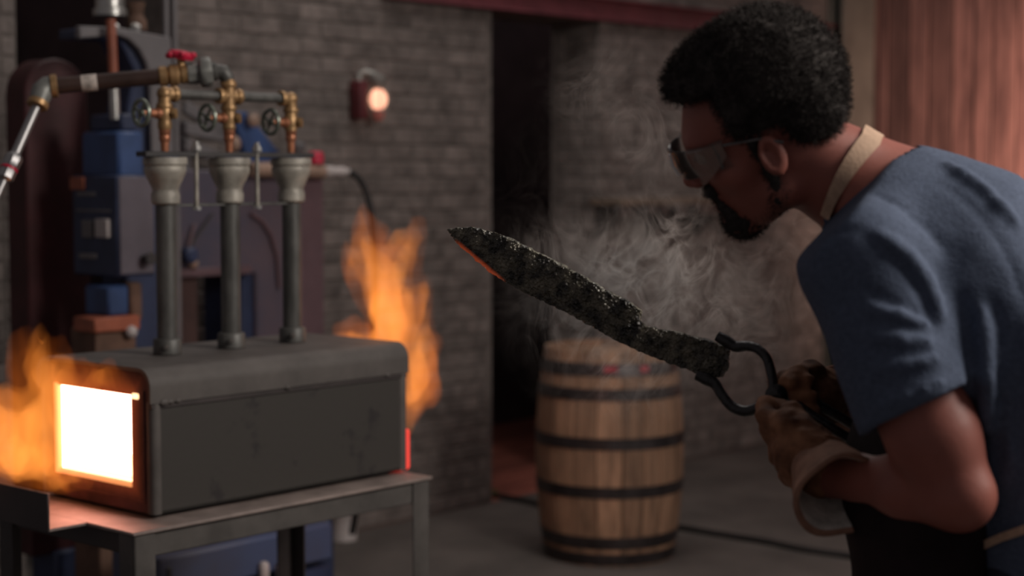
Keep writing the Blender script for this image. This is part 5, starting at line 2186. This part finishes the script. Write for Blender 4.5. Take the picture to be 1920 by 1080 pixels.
YA = np.array([0, 1.0, 0])
wl_ = P(1543, 876, 2.205)
ki, kl = P(1478, 800, 2.235), P(1514, 912, 2.215)
hdL = nrm(P(1450, 850, 2.25) - P(1520, 868, 2.215))
glove(wl_, ki, kl, hdL, nrm(YA + 0.35 * Zd), P(1512, 850, 2.228),
      [(P(1530, 836, 2.215), P(1508, 800, 2.235), .016), (P(1508, 800, 2.235), P(1488, 776, 2.262), .0145), (P(1488, 776, 2.262), P(1478, 768, 2.290), .013)],
      P(1580, 930, 2.128), .0575, 'near brown leather glove with its open cuff showing pale lining')
wr_ = P(1560, 742, 2.42)
ki2, kl2 = P(1508, 706, 2.39), P(1516, 790, 2.375)
glove(wr_, ki2, kl2, nrm(np.array([-1, -.1, -.12])), nrm(-YA + .0 * Zd), P(1530, 748, 2.40),
      [(P(1545, 712, 2.40), P(1522, 698, 2.385), .015), (P(1522, 698, 2.385), P(1496, 704, 2.35), .0135), (P(1496, 704, 2.35), P(1480, 720, 2.33), .012)],
      P(1608, 772, 2.475), .05, 'far brown leather glove gripping the reins behind the rivet')

# ------------- clear safety glasses
gl_m = bpy.data.materials.new('clear_polycarbonate')
gl_m.use_nodes = True
nt = gl_m.node_tree
N, Lk = nt.nodes, nt.links
N.remove(N['Principled BSDF'])
tr = N.new('ShaderNodeBsdfTransparent')
tr.inputs[0].default_value = (0.93, 0.93, 0.93, 1)
gs = N.new('ShaderNodeBsdfGlossy')
gs.inputs['Roughness'].default_value = 0.12
df = N.new('ShaderNodeBsdfDiffuse')
df.inputs[0].default_value = (0.55, 0.42, 0.36, 1)
lw = N.new('ShaderNodeFresnel')
lw.inputs[0].default_value = 1.30
mx = N.new('ShaderNodeMixShader')
mx2 = N.new('ShaderNodeMixShader')
mx2.inputs[0].default_value = 0.025
Lk.new(lw.outputs[0], mx.inputs[0])
Lk.new(tr.outputs[0], mx.inputs[1])
Lk.new(gs.outputs[0], mx.inputs[2])
Lk.new(mx.outputs[0], mx2.inputs[1])
Lk.new(df.outputs[0], mx2.inputs[2])
Lk.new(mx2.outputs[0], N['Material Output'].inputs[0])
frame_m = mat('clear_frame', (0.10, 0.09, 0.09), 0.2, var=0.05, coat=0.5)


def gpt(a, z, r=.0):
    """on the wrap of the lens: a angle from straight ahead"""
    return Vector(H((.073 + r) * math.sin(a), .030 + (.092 + r) * math.cos(a), z) - PO)


bm = bmesh.new()
n_ = 26
rows = []
for i in range(n_):
    a = -1.38 + 2.76 * i / (n_ - 1)
    h0 = .002 + .012 * (1 - min(1, abs(a) / .25)) * (abs(a) < .25) + .006 * abs(a) / 1.38
    h1 = .046
    rows.append([bm.verts.new(gpt(a, h0)), bm.verts.new(gpt(a, (h0 + h1) / 2, .003)), bm.verts.new(gpt(a, h1)),
                 bm.verts.new(gpt(a, h1, -.0022)), bm.verts.new(gpt(a, (h0 + h1) / 2, .0008)), bm.verts.new(gpt(a, h0, -.0022))])
for r0, r1 in zip(rows, rows[1:]):
    for j in range(6):
        bm.faces.new((r0[j], r0[(j + 1) % 6], r1[(j + 1) % 6], r1[j]))
bm.faces.new(rows[0][::-1])
bm.faces.new(rows[-1])
bmesh.ops.recalc_face_normals(bm, faces=bm.faces)
t = MB()
t.bm.free()
t.bm = bm
gog = t.build('safety_glasses', gl_m, per)
hz_m = gl_m.copy()
hz_m.name = 'hazy_side_shield'
for nd in hz_m.node_tree.nodes:
    if nd.type == 'MIX_SHADER' and not nd.inputs[0].is_linked:
        nd.inputs[0].default_value = 0.24
for s in (1, -1):
    bm = bmesh.new()
    rows = []
    for i in range(6):
        a = s * (0.80 + .56 * i / 5)
        hb = -.006 + .030 * (i / 5) ** 1.3
        rows.append([bm.verts.new(gpt(a, hb, .0015)), bm.verts.new(gpt(a, .044, .0015)), bm.verts.new(gpt(a, .044, .0035)), bm.verts.new(gpt(a, hb, .0035))])
    for r0, r1 in zip(rows, rows[1:]):
        for j in range(4):
            bm.faces.new((r0[j], r0[(j + 1) % 4], r1[(j + 1) % 4], r1[j]))
    bm.faces.new(rows[0][::-1])
    bm.faces.new(rows[-1])
    bmesh.ops.recalc_face_normals(bm, faces=bm.faces)
    t = MB()
    t.bm.free()
    t.bm = bm
    t.build('side_shield', hz_m, gog)
glint_m = mat('pale_lens_glint', (0.80, 0.78, 0.76), 0.25, var=0.05)  # glint on the lens front, painted as a pale solid strip
MB().tube([gpt(-.06, .006, .002), gpt(-.03, .022, .004), gpt(-.06, .038, .002)], .0042, 8).build('lens_glint', glint_m, gog)
for s in (1, -1):
    a = s * 1.36
    p0 = Vector(H(s * .0745, .048, .040) - PO)
    p1 = Vector(H(s * .083, .0, .030) - PO)
    p2 = Vector(H(s * .080, -.025, .012) - PO)
    MB().tube([gpt(a, .040), p0, p1, p2], .0020, 8).build('temple_arm', frame_m, gog)
MB().tube([gpt(-1.38 + 2.76 * i / 25, .046, .001) for i in range(26)], .0020, 6).build('brow_bar', gl_m, gog)
for s in (1, -1):
    MB().tube([gpt(s * 1.22, .010), gpt(s * 1.25, .028, .002), gpt(s * 1.22, .044)], .0022, 6).build('hinge_block', frame_m, gog)
